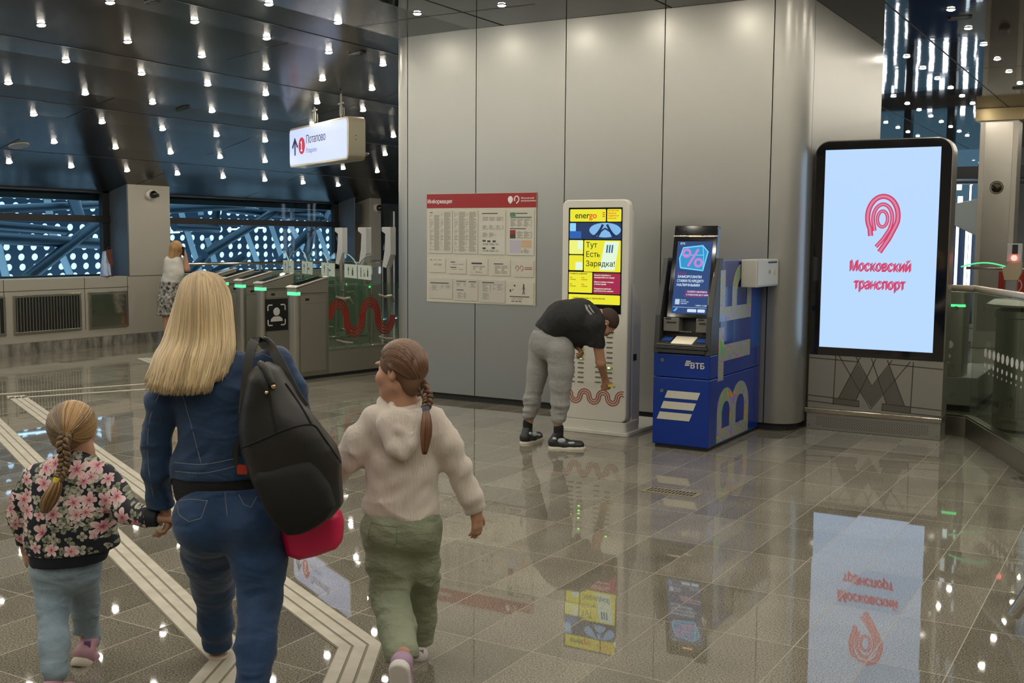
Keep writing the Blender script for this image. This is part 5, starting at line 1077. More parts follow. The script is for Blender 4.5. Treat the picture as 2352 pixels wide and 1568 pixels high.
# ---------------------------------------------------------------- blonde woman
D0 = 4.05
W_ = Person(505, D0, 'woman seen from behind with long blonde hair, denim jacket and blue jeans, carrying a backpack'); F = W_; R_ = W_.root
hc = F(470, 700, D0-.0); nk = F(495, 805, D0-.01); 
shL, shR = F(402, 862, D0), F(632, 838, D0); elL, wrL = F(358, 1020, D0+.02), F(373, 1150, D0+.08); elR, wrR = F(690, 985, D0+.05), F(640, 900, D0+.34)
pel = F(522, 1150, D0); chest = F(515, 900, D0); hipL, hipR = F(468, 1165, D0+.02), F(588, 1160, D0-.0)
kL, aL, kR, aR = F(490, 1345, D0+.36), F(500, 1466, D0+.47), F(597, 1375, D0-.08), F(577, 1610, D0-.30)
B = Sdf(.0055, .03); head(B, hc, (-.10, 1, .02), (0, .05, 1), 1.0); B.cone(hc+[0, -.01, -.06], nk+[0, 0, -.03], .052, .060, .03)
B.chain([nk+[0, 0, -.05], chest, pel], [.085, .105, .11], sy=.75); B.cone(shL, shR, .045, .045)
B.chain([shL, elL, wrL], [.045, .036, .025], .02); B.chain([shR, elR, wrR], [.045, .036, .025], .02)
B.chain([hipL, kL, aL], [.075, .05, .035]); B.chain([hipR, kR, aR], [.075, .05, .035])
hand(B, wrL+[.005, .0, -.02], (.18, .1, -1), (-.75, -.3, 0), 1, .95, (.55, .6, .5)); hand(B, wrR, (-.3, .5, .8), (-.8, 0, -.2), 1, .95, (.7, .7, .5))
B.cone(aL+[0, 0, 0], aL+[-.045, .17, -.05], .03, .025, .02); B.cone(aL+[0, 0, -.01], aL+[0.0, -.03, -.03], .03, .028, .02); B.cone(aR, aR+[-.0, .15, -.12], .032, .025, .02)
B.build('body', M_skin, R_); eyes(R_, hc, (-.10, 1, .02), (0, .05, 1))
# jacket
J = Sdf(.007, .03); J.cone(F(455, 875, D0+.01), F(590, 862, D0+.01), .085, .085, sy=.85); J.cone(F(450, 900, D0), F(600, 895, D0), .095, .095, .05, sy=.9)
J.chain([F(515, 900, D0), F(520, 985, D0), F(515, 1085, D0)], [.145, .135, .150], .04, sy=.72, sx=1.22); J.cone(F(505, 1075, D0), F(505, 1082, D0), .158, .158, .01, sy=.72, sx=1.17)
J.cone(nk+[0, 0, -.02], nk+[0, .01, -.05], .068, .085, .03)
J.chain([shL+[.01, 0, 0], F(372, 930, D0), elL, F(360, 1080, D0+.03), F(367, 1146, D0+.07)], [.068, .062, .055, .052, .049], .02); J.cone(F(364, 1135, D0+.065), F(367, 1160, D0+.075), .052, .053, .004)
J.chain([shR, F(665, 900, D0+.02), elR], [.070, .064, .056], .02); J.chain([elR, wrR], [.055, .045], .02)
J.cut(F(500, 1093, D0), (0.03, 0, -1), lambda X, Y, Z: X > F(398, 1100, D0)[0]); J.cut(F(370, 1166, D0+.07), (-.05, .1, -1), lambda X, Y, Z: X < F(400, 1100, D0)[0]); J.cut(wrR, (wrR-elR))
fj = fold(.007, 20, 30, 3)
J.build('denim_jacket', M_jack, R_, disp=lambda V: fj(V)+.007*np.sin(V[:, 2]*70+V[:, 0]*20+2*np.sin(V[:, 2]*13))*np.clip((.06-np.abs(V[:, 0]-elL[0])), 0, .06)/.06*(.5+.5*vnoise(V*9, 4)))
def seam(P_, pts, m=M_stitch, r=.0022, nm='seam', push=-.0):
    b = MB(); b.tube(smooth_path(pts, 22), r, 5); return b.obj(nm, m, P_, smooth=True)
def surf(obj, pts2, D, off=.001):
    """drop a path of picture points onto the surface of a garment, from behind"""
    from mathutils.bvhtree import BVHTree
    me = obj.data; bv = BVHTree.FromPolygons([v.co for v in me.vertices], [p.vertices for p in me.polygons]); out = []
    for x, y in pts2:
        e = np.array([0, 0, 1.75])-F.o; a = F(x, y, D-.0)
        d = Vector(a-e).normalized(); h = bv.ray_cast(Vector(e), d)
        if h[0] is not None: out.append(np.array(h[0])+np.array(h[1])*off)
    return out
def path2(pts, n=16): return [tuple(p) for p in smooth_path(pts, n)]
def lin2(pts): return [tuple(np.array(a)+(np.array(b_)-np.array(a))*t) for a, b_ in zip(pts[:-1], pts[1:]) for t in np.linspace(0, 1, 6)[:-1]]+[pts[-1]]
jo = [c for c in R_.children if c.name.startswith('denim_jacket')][0]
for pts in ([(415, 890), (440, 980), (462, 1065)], [(402, 1062), (470, 1066), (552, 1050)], [(402, 1082), (470, 1086), (552, 1068)], [(382, 870), (345, 960), (340, 1060), (352, 1140)], [(545, 815), (600, 812), (640, 830)]):
    q = surf(jo, path2(pts), D0, -.0011)
    if len(q) > 3: seam(R_, q, r=.0022)
# black shirt hem below the jacket
S_ = Sdf(.008, .03); S_.chain([F(508, 1060, D0), F(508, 1100, D0), F(512, 1150, D0)], [.142, .145, .144], .03, sy=.70, sx=1.17); S_.cut(F(505, 1143, D0), (.08, 0, -1)); S_.cut(F(505, 1060, D0), (0, 0, 1)); S_.build('black_shirt', M_blk, R_)
# jeans
T_ = Sdf(.007, .04); T_.chain([F(518, 1125, D0), F(522, 1170, D0)], [.148, .165], .04, sy=.78, sx=1.1); T_.ell(F(468, 1200, D0-.02), (.105, .125, .12), .05); T_.ell(F(582, 1200, D0-.03), (.115, .13, .12), .05)
T_.chain([F(474, 1195, D0+.02), F(481, 1270, D0+.16), kL, F(496, 1430, D0+.42), F(500, 1474, D0+.46)], [.108, .102, .082, .068, .064], .035)
T_.chain([F(583, 1195, D0), F(596, 1290, D0-.04), kR, F(588, 1480, D0-.2), aR], [.112, .098, .078, .070, .060], .035)
T_.cut(F(500, 1489, D0+.46), (0, .1, -1), lambda X, Y, Z: X < F(535, 1400, D0)[0]); T_.cut(F(518, 1112, D0), (0, 0, 1)); T_.cut(aR+[0, 0, -.03], (0, 0, -1), lambda X, Y, Z: X > F(535, 1400, D0)[0])
ft = fold(.0055, 12, 46, 9, lambda V: np.clip((F(500, 1250, D0)[2]-V[:, 2])*7, .15, 1.2))
T_.build('jeans', M_jean, R_, disp=lambda V: ft(V))
jn = [c for c in R_.children if c.name.startswith('jeans')][0]
for pts in ([(405, 1150), (411, 1182), (434, 1198), (462, 1190), (477, 1148)], [(548, 1135), (560, 1158), (576, 1165), (590, 1140)], [(516, 1118), (518, 1150), (522, 1185)], [(404, 1150), (440, 1146), (476, 1150)]):
    q = surf(jn, lin2(pts), D0, -.001)
    if len(q) > 3: seam(R_, q, r=.0021)
# sandals
M_snd = mat('sandal_beige', (.58, .44, .34), .5); M_strap = mat('snake_strap', (.25, .13, .07), .5, noise=(40, (.6, .5, .4), 2, (1, 1, 1)))
def sandal(a, dirv, nm='sandal'):
    dv = np.array(dirv, float); dv /= np.linalg.norm(dv); s_ = Sdf(.005, .008); h0 = a+[0, 0, -.068]-dv*.035
    for w_, z_ in ((0, 0),): s_.chain([h0, h0+dv*.10, h0+dv*.22], [.042, .038, .046], .01)
    s_.cut(h0+[0, 0, .012], np.cross(np.cross(dv, (0, 0, 1)), dv)); s_.cone(h0+[0, 0, .045], h0+[0, 0, .065]+dv*.005, .041, .040, .004)
    o = s_.build(nm, M_snd, R_); b = MB(); c_ = h0+dv*.15+[0, 0, .02]; sdv = np.cross(dv, (0, 0, 1)); sdv /= np.linalg.norm(sdv)
    for k in (0, .03): b.tube([c_+dv*k+sdv*.04*math.cos(t)+np.array([0, 0, .04*math.sin(t)]) for t in np.linspace(0, PI, 9)], .007, 6)
    b.obj('strap', M_strap, o, smooth=True)
sandal(aL+[0, 0, .0], (-.32, 1, .02)); sandal(aR+[0, .0, -.01], (0, 1, -.75))
# hair
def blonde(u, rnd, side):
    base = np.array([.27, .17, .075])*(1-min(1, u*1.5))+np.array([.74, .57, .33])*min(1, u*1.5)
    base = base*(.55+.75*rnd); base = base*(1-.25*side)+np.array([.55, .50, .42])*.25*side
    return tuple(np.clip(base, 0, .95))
H = Sdf(.007, .03); H.ell(hc+[0, -.012, .028], (.080, .098, .088), .03)
H.chain([hc+[0, -.045, -.02], F(462, 790, D0-.05), F(446, 868, D0-.09)], [.075, .080, .078], .04, sy=.5, sx=1.12); H.ell(hc+[0, .12, -.02], (.07, .07, .11), .02, None, True); H.cut(F(445, 872, D0), (0, 0, -1))
hb = H.build('hair', mat('hair_base', (.42, .30, .16), .6), R_)
rg = np.random.default_rng(5); paths = []; cols = []
def onell(c, rad, v):
    v = np.array(v, float); return c+v/np.linalg.norm(v/rad)
hE, hR_ = hc+[0, -.010, .026], np.array([.090, .106, .096])
part = -.12
for i in range(1900):
    ph = math.radians(rg.uniform(-115, 115)); sgn = math.sin(ph); cs = math.cos(ph); lay = rg.uniform(0, 1); k_ = 1+.035*lay
    p0 = onell(hE, hR_*k_, (part+.05*sgn+.02*rg.normal(), .45-.75*rg.random(), 1)); p1 = onell(hE, hR_*k_, (part*.4+.62*sgn, -.15-.45*cs, .70)); p2 = onell(hE, hR_*k_, (1.0*sgn, -.10-.95*cs, .05))
    e = .012*lay
    p3 = F(468+sgn*(74 if sgn > 0 else 80), 768, D0)+[0, -.078*cs-.030-e, 0]; p4 = F(458+sgn*(84 if sgn > 0 else 92), 822+rg.uniform(-6, 6), D0)+[0, -.085*cs-.050-e, 0]
    xe = 444+sgn*(82 if sgn > 0 else 88); ye = 893-8*sgn**2-(22 if sgn > .75 else 0)-(10 if sgn < -.9 else 0)+rg.uniform(-12, 4)
    p5 = F(xe, ye, D0)+[rg.normal(0, .006), -.080*cs-.066-e+rg.normal(0, .003), 0]
    q = smooth_path([p0, p1, p2, p3, p4, p5], 16); wv = rg.uniform(0, 6.28); aw = rg.uniform(0, .003)
    q[:, 0] += aw*np.sin(np.linspace(0, 9, 16)+wv); paths.append(q)
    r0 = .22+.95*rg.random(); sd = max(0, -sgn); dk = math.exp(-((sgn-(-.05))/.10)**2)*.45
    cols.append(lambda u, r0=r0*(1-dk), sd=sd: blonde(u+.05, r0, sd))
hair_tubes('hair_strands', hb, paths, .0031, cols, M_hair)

# ---------------------------------------------------------------- backpack on her right shoulder
DB = D0-.19
bk = thing('backpack', 'large black backpack with gold studs hanging from the blonde woman\'s right shoulder', 'backpack', R_.location, ROTZ)
M_bag = mat('bag_leather', (.016, .015, .013), .42, bump=(7, .25, (1, 1, 1), .02)); M_bagm = mat('bag_mesh', (.004, .004, .004), .8); M_gold = mat('gold_stud', (.85, .62, .35), .2, metal=1.)
def P2(pts, D): return [(F(x, y, D)[0], F(x, y, D)[2]) for x, y in pts]
yc = DB-D0
Bg = Sdf(.007, .02); ol = [(572, 860), (588, 840), (612, 832), (640, 846), (668, 884), (700, 935), (735, 985), (768, 1025), (780, 1060), (785, 1120), (787, 1158), (765, 1184), (735, 1205), (700, 1218), (668, 1222), (640, 1192), (610, 1140), (580, 1085), (556, 1040), (551, 985), (556, 920)][::-1]
Bg.poly(P2(ol, DB), yc-.085, yc+.10, .075); Bg.ell(F(665, 1040, DB)+[0, -.045, 0], (.13, .07, .18), .05)
bb_ = Bg.build('bag_body', M_bag, bk, disp=lambda V: .004*np.sin(V[:, 2]*26+V[:, 0]*18+2*np.sin(V[:, 0]*12))*(.4+.6*vnoise(V*7, 2)))
Pk = Sdf(.007, .015); pl_ = [(605, 1070), (650, 1060), (700, 1048), (725, 1045), (740, 1062), (765, 1105), (778, 1150), (760, 1176), (730, 1195), (700, 1208), (672, 1212), (645, 1180), (615, 1130), (596, 1090)][::-1]
Pk.poly(P2(pl_, DB), yc-.125, yc-.02, .035); Pk.ell(F(690, 1130, DB)+[0, -.095, 0], (.10, .05, .11), .04); Pk.build('lower_pocket', M_bagm, bk)
for pts in ([(556, 1028), (600, 1010), (660, 985), (716, 975), (740, 1000), (782, 1062)], [(716, 975), (690, 930), (655, 880)], [(616, 870), (622, 930), (634, 995)]):
    q = surf(bb_, path2(pts), DB, .001)
    if len(q) > 3: seam(bk, q, M_bagm, .0035, 'piping')
b = MB(); q = surf(bb_, path2([(600, 838), (612, 855), (624, 885)], 10), DB, .006)
if len(q) > 2: b.tube(q, .013, 8); b.obj('flap_strap', M_bag, bk, smooth=True)
for x, y, r in ((626, 889, .0095), (613, 901, .007), (597, 834, .004)):
    q = surf(bb_, [(x, y)], DB, .012)
    if q: b = MB(); b.ball(q[0], r, 12); b.obj('stud', M_gold, bk, smooth=True)
def strap(pts, w_, nm='shoulder_strap'):
    p = smooth_path(pts, 16); b = MB(); vs = []
    for i, c_ in enumerate(p):
        t = p[min(i+1, 15)]-p[max(i-1, 0)]; t /= np.linalg.norm(t); sd = np.cross(t, (0, 1, .0)); sd /= np.linalg.norm(sd); n_ = np.cross(sd, t); vs += [c_+sd*w_/2+n_*.003, c_-sd*w_/2+n_*.003, c_-sd*w_/2-n_*.003, c_+sd*w_/2-n_*.003]
    fs = [(0, 1, 2, 3), (63, 62, 61, 60)]+[(4*i+j, 4*i+4+j, 4*i+4+(j+1) % 4, 4*i+(j+1) % 4) for i in range(15) for j in range(4)]; b.add(vs, fs); return b.obj(nm, mat('strap_black', (.022, .020, .018), .5), bk, smooth='auto')
strap([F(612, 800, D0+.10), F(597, 782, D0+.0), F(580, 790, D0-.085), F(570, 840, D0-.12), F(563, 900, D0-.14), F(558, 950, D0-.16)], .034); strap([F(630, 800, D0+.10), F(612, 783, D0+.01), F(628, 805, D0-.085), F(652, 850, D0-.12), F(680, 905, D0-.16), F(700, 935, D0-.18)], .036)
strap([F(548, 1010, D0-.15), F(542, 1030, D0-.13), F(546, 1075, D0-.13), F(575, 1090, D0-.15)], .016, 'side_strap')
b = MB(); b.rbox(-.018, .018, -.016, .016, .004, -.006, .006); b.obj('red_tag', mat('tag_red', (.45, .04, .01), .5), bk, loc=tuple(F(557, 1078, D0-.17)))
pb = thing('pink_bag', 'bright pink rounded bag showing below the black backpack', 'bag', R_.location, ROTZ)
Pb = Sdf(.007, .02); Pb.poly(P2([(640, 1180), (662, 1270), (690, 1281), (730, 1272), (775, 1256), (787, 1240), (790, 1200), (784, 1175), (740, 1150), (680, 1150)], D0-.02), -.085, .03, .04); Pb.build('bag_body', mat('bag_pink', (.66, .012, .085), .45), pb)
b = MB(); b.tube([F(665, 1175, D0-.08), F(662, 1120, D0-.04), F(700, 1100, D0-.03), F(745, 1120, D0-.04), F(750, 1170, D0-.08)], .007, 6); b.obj('handle', mat('bag_pink'), pb, smooth=True) if 0 else b.obj('handle', MATS['bag_pink'], pb, smooth=True)
JW = wrL+W_.o   # where the small girl's hand meets hers
def braid(name, parent, pts, r, n=60, turns=7, cols=((.20, .12, .05), (.32, .20, .09), (.15, .09, .04)), amp=1.0):
    p = smooth_path(pts, n); o = None; b = MB()
    for k in range(3):
        q = []; rr = []
        for i, c_ in enumerate(p):
            t = p[min(i+1, n-1)]-p[max(i-1, 0)]; t /= np.linalg.norm(t)+1e-9; sd = np.cross(t, (0, -1, 0)); sd /= np.linalg.norm(sd); bk_ = np.cross(sd, t); a = 2*PI*(turns*i/n/2+k/3); ra = r if not callable(r) else r(i/n)
            q.append(c_+sd*ra*1.0*math.sin(a)*amp+bk_*ra*.55*math.sin(2*a)); rr.append(ra*.62)
        for s_ in range(9):
            jit = [0, 0, 0] if s_ == 0 else rg.normal(0, 1, 3); jit = np.array(jit)/(np.linalg.norm(jit)+1e-9); i0 = len(b.v)
            b.tube([a_+jit*w_*.62 for a_, w_ in zip(q, rr)], [w_*(.85 if s_ == 0 else .30) for w_ in rr], 6 if s_ == 0 else 4); f = .55 if s_ == 0 else .6+.8*rg.random(); c_ = cols[k]; b.col[i0:] = [tuple(min(.9, v*f) for v in c_)]*(len(b.v)-i0)
    return b.obj(name, M_hair, parent, smooth=True, col=True)
def tail(name, parent, pts, r, n=70, cols=(.25, .13, .06), spread=1.0):
    paths = []; cc = []; p = smooth_path(pts, 10)
    for i in range(n):
        a = rg.uniform(0, 6.28); R = r*math.sqrt(rg.random()); q = []
        for j, c_ in enumerate(p):
            w_ = R*(math.sin(PI*min(1, (j+1)/6)/2))*(1 if j < 7 else 1-.2*(j-6)); q.append(c_+np.array([math.cos(a)*w_*spread, math.sin(a)*w_*.8, 0]))
        paths.append(q); f = .5+.9*rg.random(); cc.append(tuple(min(.9, v*f) for v in cols))
    return hair_tubes(name, parent, paths, r*.22, cc, M_hair)

# ---------------------------------------------------------------- small girl in the flowered jacket
D1 = 4.30
G1 = Person(160, D1, 'small girl with plait in flowered jacket and pale jeans, holding the woman\'s hand'); F = G1; R_ = G1.root
hc = F(166, 985, D1); nk = F(182, 1040, D1+.01); sL, sR = F(85, 1100, D1), F(235, 1095, D1)
eL, wL = F(50, 1185, D1+.03), F(60, 1260, D1+.10); eR, wR = F(292, 1172, D1-.08), F(352, 1190, D0+.06)
hL, hR = F(115, 1275, D1), F(195, 1275, D1); kL, aL = F(122, 1395, D1-.04), F(125, 1540, D1-.22); kR, aR = F(195, 1385, D1+.14), F(203, 1470, D1+.22)
B = Sdf(.005, .02); hdv = (.25, 1, -.12); head(B, hc, hdv, (0, .1, 1), .92); B.cone(hc+[.01, -.0, -.05], nk, .042, .045)
B.chain([nk, F(160, 1180, D1), F(155, 1270, D1)], [.06, .09, .09], sy=.75); B.cone(sL, sR, .035, .035); B.chain([sL, eL, wL], [.035, .028, .02], .015); B.chain([sR, eR, wR], [.035, .028, .02], .015)
B.chain([hL, kL, aL], [.06, .04, .03]); B.chain([hR, kR, aR], [.06, .04, .03]); hand(B, wL, (0, .2, -1), (1, 0, 0), 1, .62, (.4, .4, .3)); hand(B, wR+[.008, .01, 0], (1, .05, -.10), (.05, -.1, -1), 1, .78, (.35, .5, .5))
B.build('body', M_skin, R_); eyes(R_, hc, hdv, (0, .1, 1), .92)
def floral():
    s = NT('flowered_cloth'); tc, sp = s.xyz(); geo = s.n('ShaderNodeNewGeometry')
    base = (.010, .011, .022); cur = None
    def flowers(scale, off, n_pet, rad, cin, cmid, cout, under, thresh, seedmul):
        mp = s.n('ShaderNodeMapping'); mp.inputs['Location'].default_value = off; mp.inputs['Scale'].default_value = (1, .35, 1); s.l(tc.outputs['Object'], mp.inputs[0])
        wq = s.n('ShaderNodeTexNoise'); wq.inputs['Scale'].default_value = 30; s.l(mp.outputs[0], wq.inputs[0]); wa = s.n('ShaderNodeVectorMath', operation='MULTIPLY_ADD'); s.l(wq.outputs['Color'], wa.inputs[0]); wa.inputs[1].default_value = (.012, .012, .012); s.l(mp.outputs[0], wa.inputs[2])
        v = s.n('ShaderNodeTexVoronoi'); v.inputs['Scale'].default_value = scale; v.inputs['Randomness'].default_value = .75; s.l(wa.outputs[0], v.inputs['Vector'])
        d = s.n('ShaderNodeVectorMath', operation='SUBTRACT'); sc_ = s.n('ShaderNodeVectorMath', operation='SCALE'); s.l(wa.outputs[0], sc_.inputs[0]); sc_.inputs['Scale'].default_value = 1.0
        s.l(sc_.outputs[0], d.inputs[0]); s.l(v.outputs['Position'], d.inputs[1]); q = s.n('ShaderNodeSeparateXYZ'); s.l(d.outputs[0], q.inputs[0])
        a = s.m_('ARCTAN2', q.outputs[2], q.outputs[0]); r = s.m_('SQRT', s.m_('ADD', s.m_('MULTIPLY', q.outputs[0], q.outputs[0]), s.m_('MULTIPLY', q.outputs[2], q.outputs[2])))
        cs_ = s.n('ShaderNodeSeparateColor'); s.l(v.outputs['Color'], cs_.inputs[0]); a2 = s.m_('ADD', s.m_('MULTIPLY', a, n_pet/2), s.m_('MULTIPLY', cs_.outputs[0], 6.28))
        pet = s.m_('POWER', s.m_('ABSOLUTE', s.m_('COSINE', a2)), .45); edge = s.m_('MULTIPLY', pet, rad); edge = s.m_('MULTIPLY', edge, s.m_('ADD', .7, s.m_('MULTIPLY', cs_.outputs[1], .5))); rr = s.m_('DIVIDE', r, s.m_('MAXIMUM', edge, .0005))
        on = s.m_('MULTIPLY', s.m_('LESS_THAN', rr, 1.0), s.m_('GREATER_THAN', cs_.outputs[2], thresh))
        ramp = s.n('ShaderNodeValToRGB'); e = ramp.color_ramp.elements; e[0].color = (*cin, 1); e[0].position = .08; e[1].color = (*cout, 1); e[1].position = .8; k = e.new(.35); k.color = (*cmid, 1); s.l(rr, ramp.inputs[0])
        return s.mix(on, under, ramp.outputs[0])
    c1 = flowers(26, (.3, .1, .7), 3, .020, (.05, .06, .04), (.16, .18, .12), (.30, .31, .22), base, .30, 1)
    c2 = flowers(22, (1.3, .5, .2), 4, .020, (.10, .02, .04), (.35, .34, .28), (.55, .52, .42), c1, .45, 1)
    c3 = flowers(15.5, (.05, .9, .45), 5, .036, (.35, .03, .08), (.75, .34, .38), (.82, .62, .60), c2, .28, 1)
    s.l(c3, s.b.inputs['Base Color']); s.b.inputs['Roughness'].default_value = .7; return s.m
J = Sdf(.006, .03); J.cone(F(105, 1115, D1), F(222, 1110, D1), .075, .072, .04, sy=.95); J.chain([F(162, 1110, D1), F(162, 1180, D1), F(160, 1240, D1)], [.125, .150, .155], .04, sy=.78, sx=1.12); J.cone(F(160, 1235, D1), F(162, 1248, D1), .162, .16, .02, sy=.75, sx=1.08)
J.cone(nk+[0, .0, .005], nk+[0, .0, -.04], .055, .075, .03)
J.chain([sL, F(62, 1140, D1), eL, F(60, 1225, D1+.06)], [.060, .058, .054, .045], .02); J.chain([sR, F(268, 1138, D1-.03), eR, F(338, 1188, D0+.075)], [.062, .058, .050, .040], .02)
J.cut(F(160, 1262, D1), (.05, 0, -1)); J.cone(F(228, 1190, D1+.02), F(248, 1238, D1+.04), .055, .045); J.cut(F(341, 1190, D0+.075), (1, 0, -.05), lambda X, Y, Z: X > 0)
ff = fold(.005, 14, 30, 5); J.build('flowered_jacket', floral(), R_, disp=lambda V: ff(V))
M_nvy = mat('navy_rib', (.008, .010, .020), .8, bump=(8, .4, (14, 14, 1), .003))
S_ = Sdf(.006, .02); S_.chain([F(157, 1255, D1), F(155, 1285, D1)], [.160, .146], .02, sy=.75, sx=1.0); S_.cut(F(150, 1252, D1), (0, 0, 1)); S_.cut(F(150, 1290, D1), (.06, 0, -1)); S_.build('waistband', M_nvy, R_)
S_ = Sdf(.005, .01); S_.cone(F(334, 1187, D0+.08), F(366, 1189, D0+.055), .038, .034); S_.cut(F(364, 1188, D0+.06), (1, 0, 0)); S_.build('cuff', M_nvy, R_)
S_ = Sdf(.005, .01); S_.cone(F(58, 1235, D1+.07), F(60, 1262, D1+.09), .038, .032); S_.cut(F(60, 1262, D1), (0, 0, -1)); S_.build('cuff', M_nvy, R_)
S_ = Sdf(.005, .01); S_.cone(nk+[-.002, 0, .022], nk+[0, 0, -.012], .052, .060, .02); S_.cut(nk+[0, 0, .024], (0, .2, 1)); S_.build('collar', M_nvy, R_)
T_ = Sdf(.006, .03); T_.chain([F(150, 1275, D1), F(152, 1300, D1)], [.118, .122], .03, sy=.8, sx=1.1); T_.chain([F(117, 1300, D1), kL, F(125, 1480, D1-.16), aL], [.076, .061, .054, .052], .03); T_.chain([F(192, 1295, D1+.02), kR, F(199, 1452, D1+.2), F(200, 1476, D1+.22)], [.068, .056, .051, .051], .03)
T_.cut(F(200, 1482, D1+.22), (-.1, 0, -1), lambda X, Y, Z: X > F(160, 1400, D1)[0]); T_.cut(F(125, 1535, D1-.2), (0, 0, -1), lambda X, Y, Z: X < F(160, 1400, D1)[0])
ft = fold(.0055, 6, 60, 2); T_.build('pale_jeans', M_jeanl, R_, disp=lambda V: ft(V)*np.where(V[:, 2] > F(120, 1450, D1)[2], 1, .4))
def shoe(a, dv, s=1., sole=None, up=None, sock=None, nm='shoe', lift=0.):
    """a = ankle, dv = toe direction"""
    dv = np.array(dv, float); dv /= np.linalg.norm(dv); z = np.cross(np.cross(dv, (0, 0, 1)), dv); z /= np.linalg.norm(z)
    h0 = a-z*.055*s-dv*.03*s; u = Sdf(.005, .015); u.chain([h0+z*.01*s, h0+dv*.08*s, h0+dv*.17*s], [.038*s, .037*s, .034*s], .02); u.cone(h0+z*.02*s, a+z*.02*s, .036*s, .034*s, .02); u.cut(h0-z*.022*s, -z); o = u.build(nm, up, R_)
    v = Sdf(.005, .01); v.chain([h0-z*.026*s, h0+dv*.09*s-z*.026*s, h0+dv*.18*s-z*.02*s], [.040*s, .039*s, .037*s], .02); v.cut(h0-z*.006*s, z); v.cut(h0-z*.045*s, -z); v.build('sole', sole, o)
    if sock: q = Sdf(.005, .01); q.cone(a, a+z*.06*s, .033*s, .034*s); q.build('sock', sock, o)
    return o
M_cr = mat('shoe_cream', (.66, .60, .50), .5); M_pinks = mat('shoe_pink', (.48, .26, .32), .5); M_pur = mat('sock_purple', (.20, .10, .22), .8)
o = shoe(F(205, 1482, D1+.17), (.12, .80, -.55), .98, M_cr, M_pinks); b = MB(); p = F(202, 1490, D1+.125); b.box(p[0]-.012, p[0]+.012, p[1]-.010, p[1]+.004, p[2]-.03, p[2]+.035); b.obj('heel_patch', M_pur, o)
shoe(F(128, 1560, D1-.22), (.05, 1, -.3), .95, M_cr, M_pinks)
# hair with plait
H = Sdf(.006, .02); H.ell(hc+[0, -.006, .020], (.082, .092, .084), .02); H.ell(hc+[-.01, -.045, -.03], (.056, .042, .045), .03); H.ell(hc+[.02, .10, -.02], (.07, .06, .09), .02, None, True); hb = H.build('hair', mat('hair_base_brown', (.22, .13, .06), .6), R_)
gp = F(150, 1003, D1-.105); paths = []; cols = []; c0 = hc+[0, -.006, .020]; rad = np.array([.089, .099, .091])
en = (gp-c0)/rad; en /= np.linalg.norm(en)
for i in range(1500):
    t = rg.uniform(-2.35, 2.35); st_ = np.array([math.sin(t), .35+.15*rg.random()+.25*math.cos(t), math.cos(t)]); st_ /= np.linalg.norm(st_); q = []; kk_ = 1+.03*rg.random()
    for u in np.linspace(0, .93, 10):
        v_ = st_*(1-u)+en*u; v_ /= np.linalg.norm(v_); q.append(c0+v_*rad*kk_)
    q.append(gp+rg.normal(0, .007, 3)); paths.append(np.array(q)); f = .35+1.1*rg.random(); c_ = np.array([.42, .25, .10])*f if t > -.25 else np.array([.26, .18, .11])*f; cols.append(tuple(np.clip(c_, 0, .9)))
hair_tubes('hair_strands', hb, paths, .0024, cols, M_hair)
braid('plait', hb, [gp+[0, .01, .01], F(145, 1022, D1-.13), F(148, 1055, D1-.13), F(142, 1085, D1-.145), F(133, 1100, D1-.155)], lambda u: .019*(1-.25*u), turns=7, cols=((.22, .14, .065), (.30, .19, .09), (.17, .10, .05)))
tail('plait_end', hb, [F(133, 1100, D1-.155), F(124, 1125, D1-.165), F(112, 1150, D1-.165), F(103, 1178, D1-.16)], .028, 80, (.26, .15, .065))
b = MB(); p = F(132, 1102, D1-.155); b.tube([p+[-.003, 0, -.010], p+[.004, 0, .010]], .016, 12); b.obj('hair_tie', mat('tie_yellow', (.80, .66, .02), .5), hb, smooth='auto')

# ---------------------------------------------------------------- older girl in the cream hoodie
D2 = 4.30
G2 = Person(930, D2, 'girl with plait looking left, in cream hooded top and sage green trousers'); F = G2; R_ = G2.root
hc = F(920, 850, D2); nk = F(925, 925, D2); sL, sR = F(862, 965, D2), F(990, 965, D2)
eL, wL = F(800, 1055, D2+.0), F(778, 1085, D2+.16); eR, wR = F(1052, 1075, D2+.02), F(1093, 1172, D2+.05)
hL, hR = F(890, 1185, D2), F(962, 1180, D2); kL, aL, kR, aR = F(897, 1375, D2-.02), F(925, 1500, D2-.34), F(970, 1340, D2+.14), F(962, 1462, D2+.22)
hdv = (-.9, .42, -.05)
B = Sdf(.005, .02); head(B, hc, hdv, (-.02, .05, 1), .98); B.cone(hc+[.01, -.01, -.055], nk+[0, 0, -.02], .044, .048)
B.chain([nk, F(925, 1050, D2), F(925, 1170, D2)], [.06, .09, .085], sy=.75); B.cone(sL, sR, .035, .035); B.chain([sL, eL, wL], [.035, .03, .022], .015); B.chain([sR, eR, wR], [.035, .03, .022], .015)
B.chain([hL, kL, aL], [.06, .045, .03]); B.chain([hR, kR, aR], [.06, .045, .03]); hand(B, wL, (-.2, 1, -.3), (0, -.2, -1), 1, .75, (.3, .3, .3)); hand(B, wR+[0, 0, -.005], (.10, .05, -1), (-.7, .6, 0), 1, .80, (.25, .3, .3))
B.build('body', M_skin, R_); eyes(R_, hc, hdv, (-.02, .05, 1), .98)
M_knit = mat('cream_knit', (.68, .60, .52), .85, bump=(5, .7, (28, 28, 1), .008), sheen=.3)
J = Sdf(.006, .03); J.cone(F(885, 985, D2), F(975, 985, D2), .085, .085, .04, sy=.85); J.chain([F(927, 985, D2), F(925, 1080, D2), F(920, 1160, D2)], [.115, .125, .140], .04, sy=.78, sx=1.1)
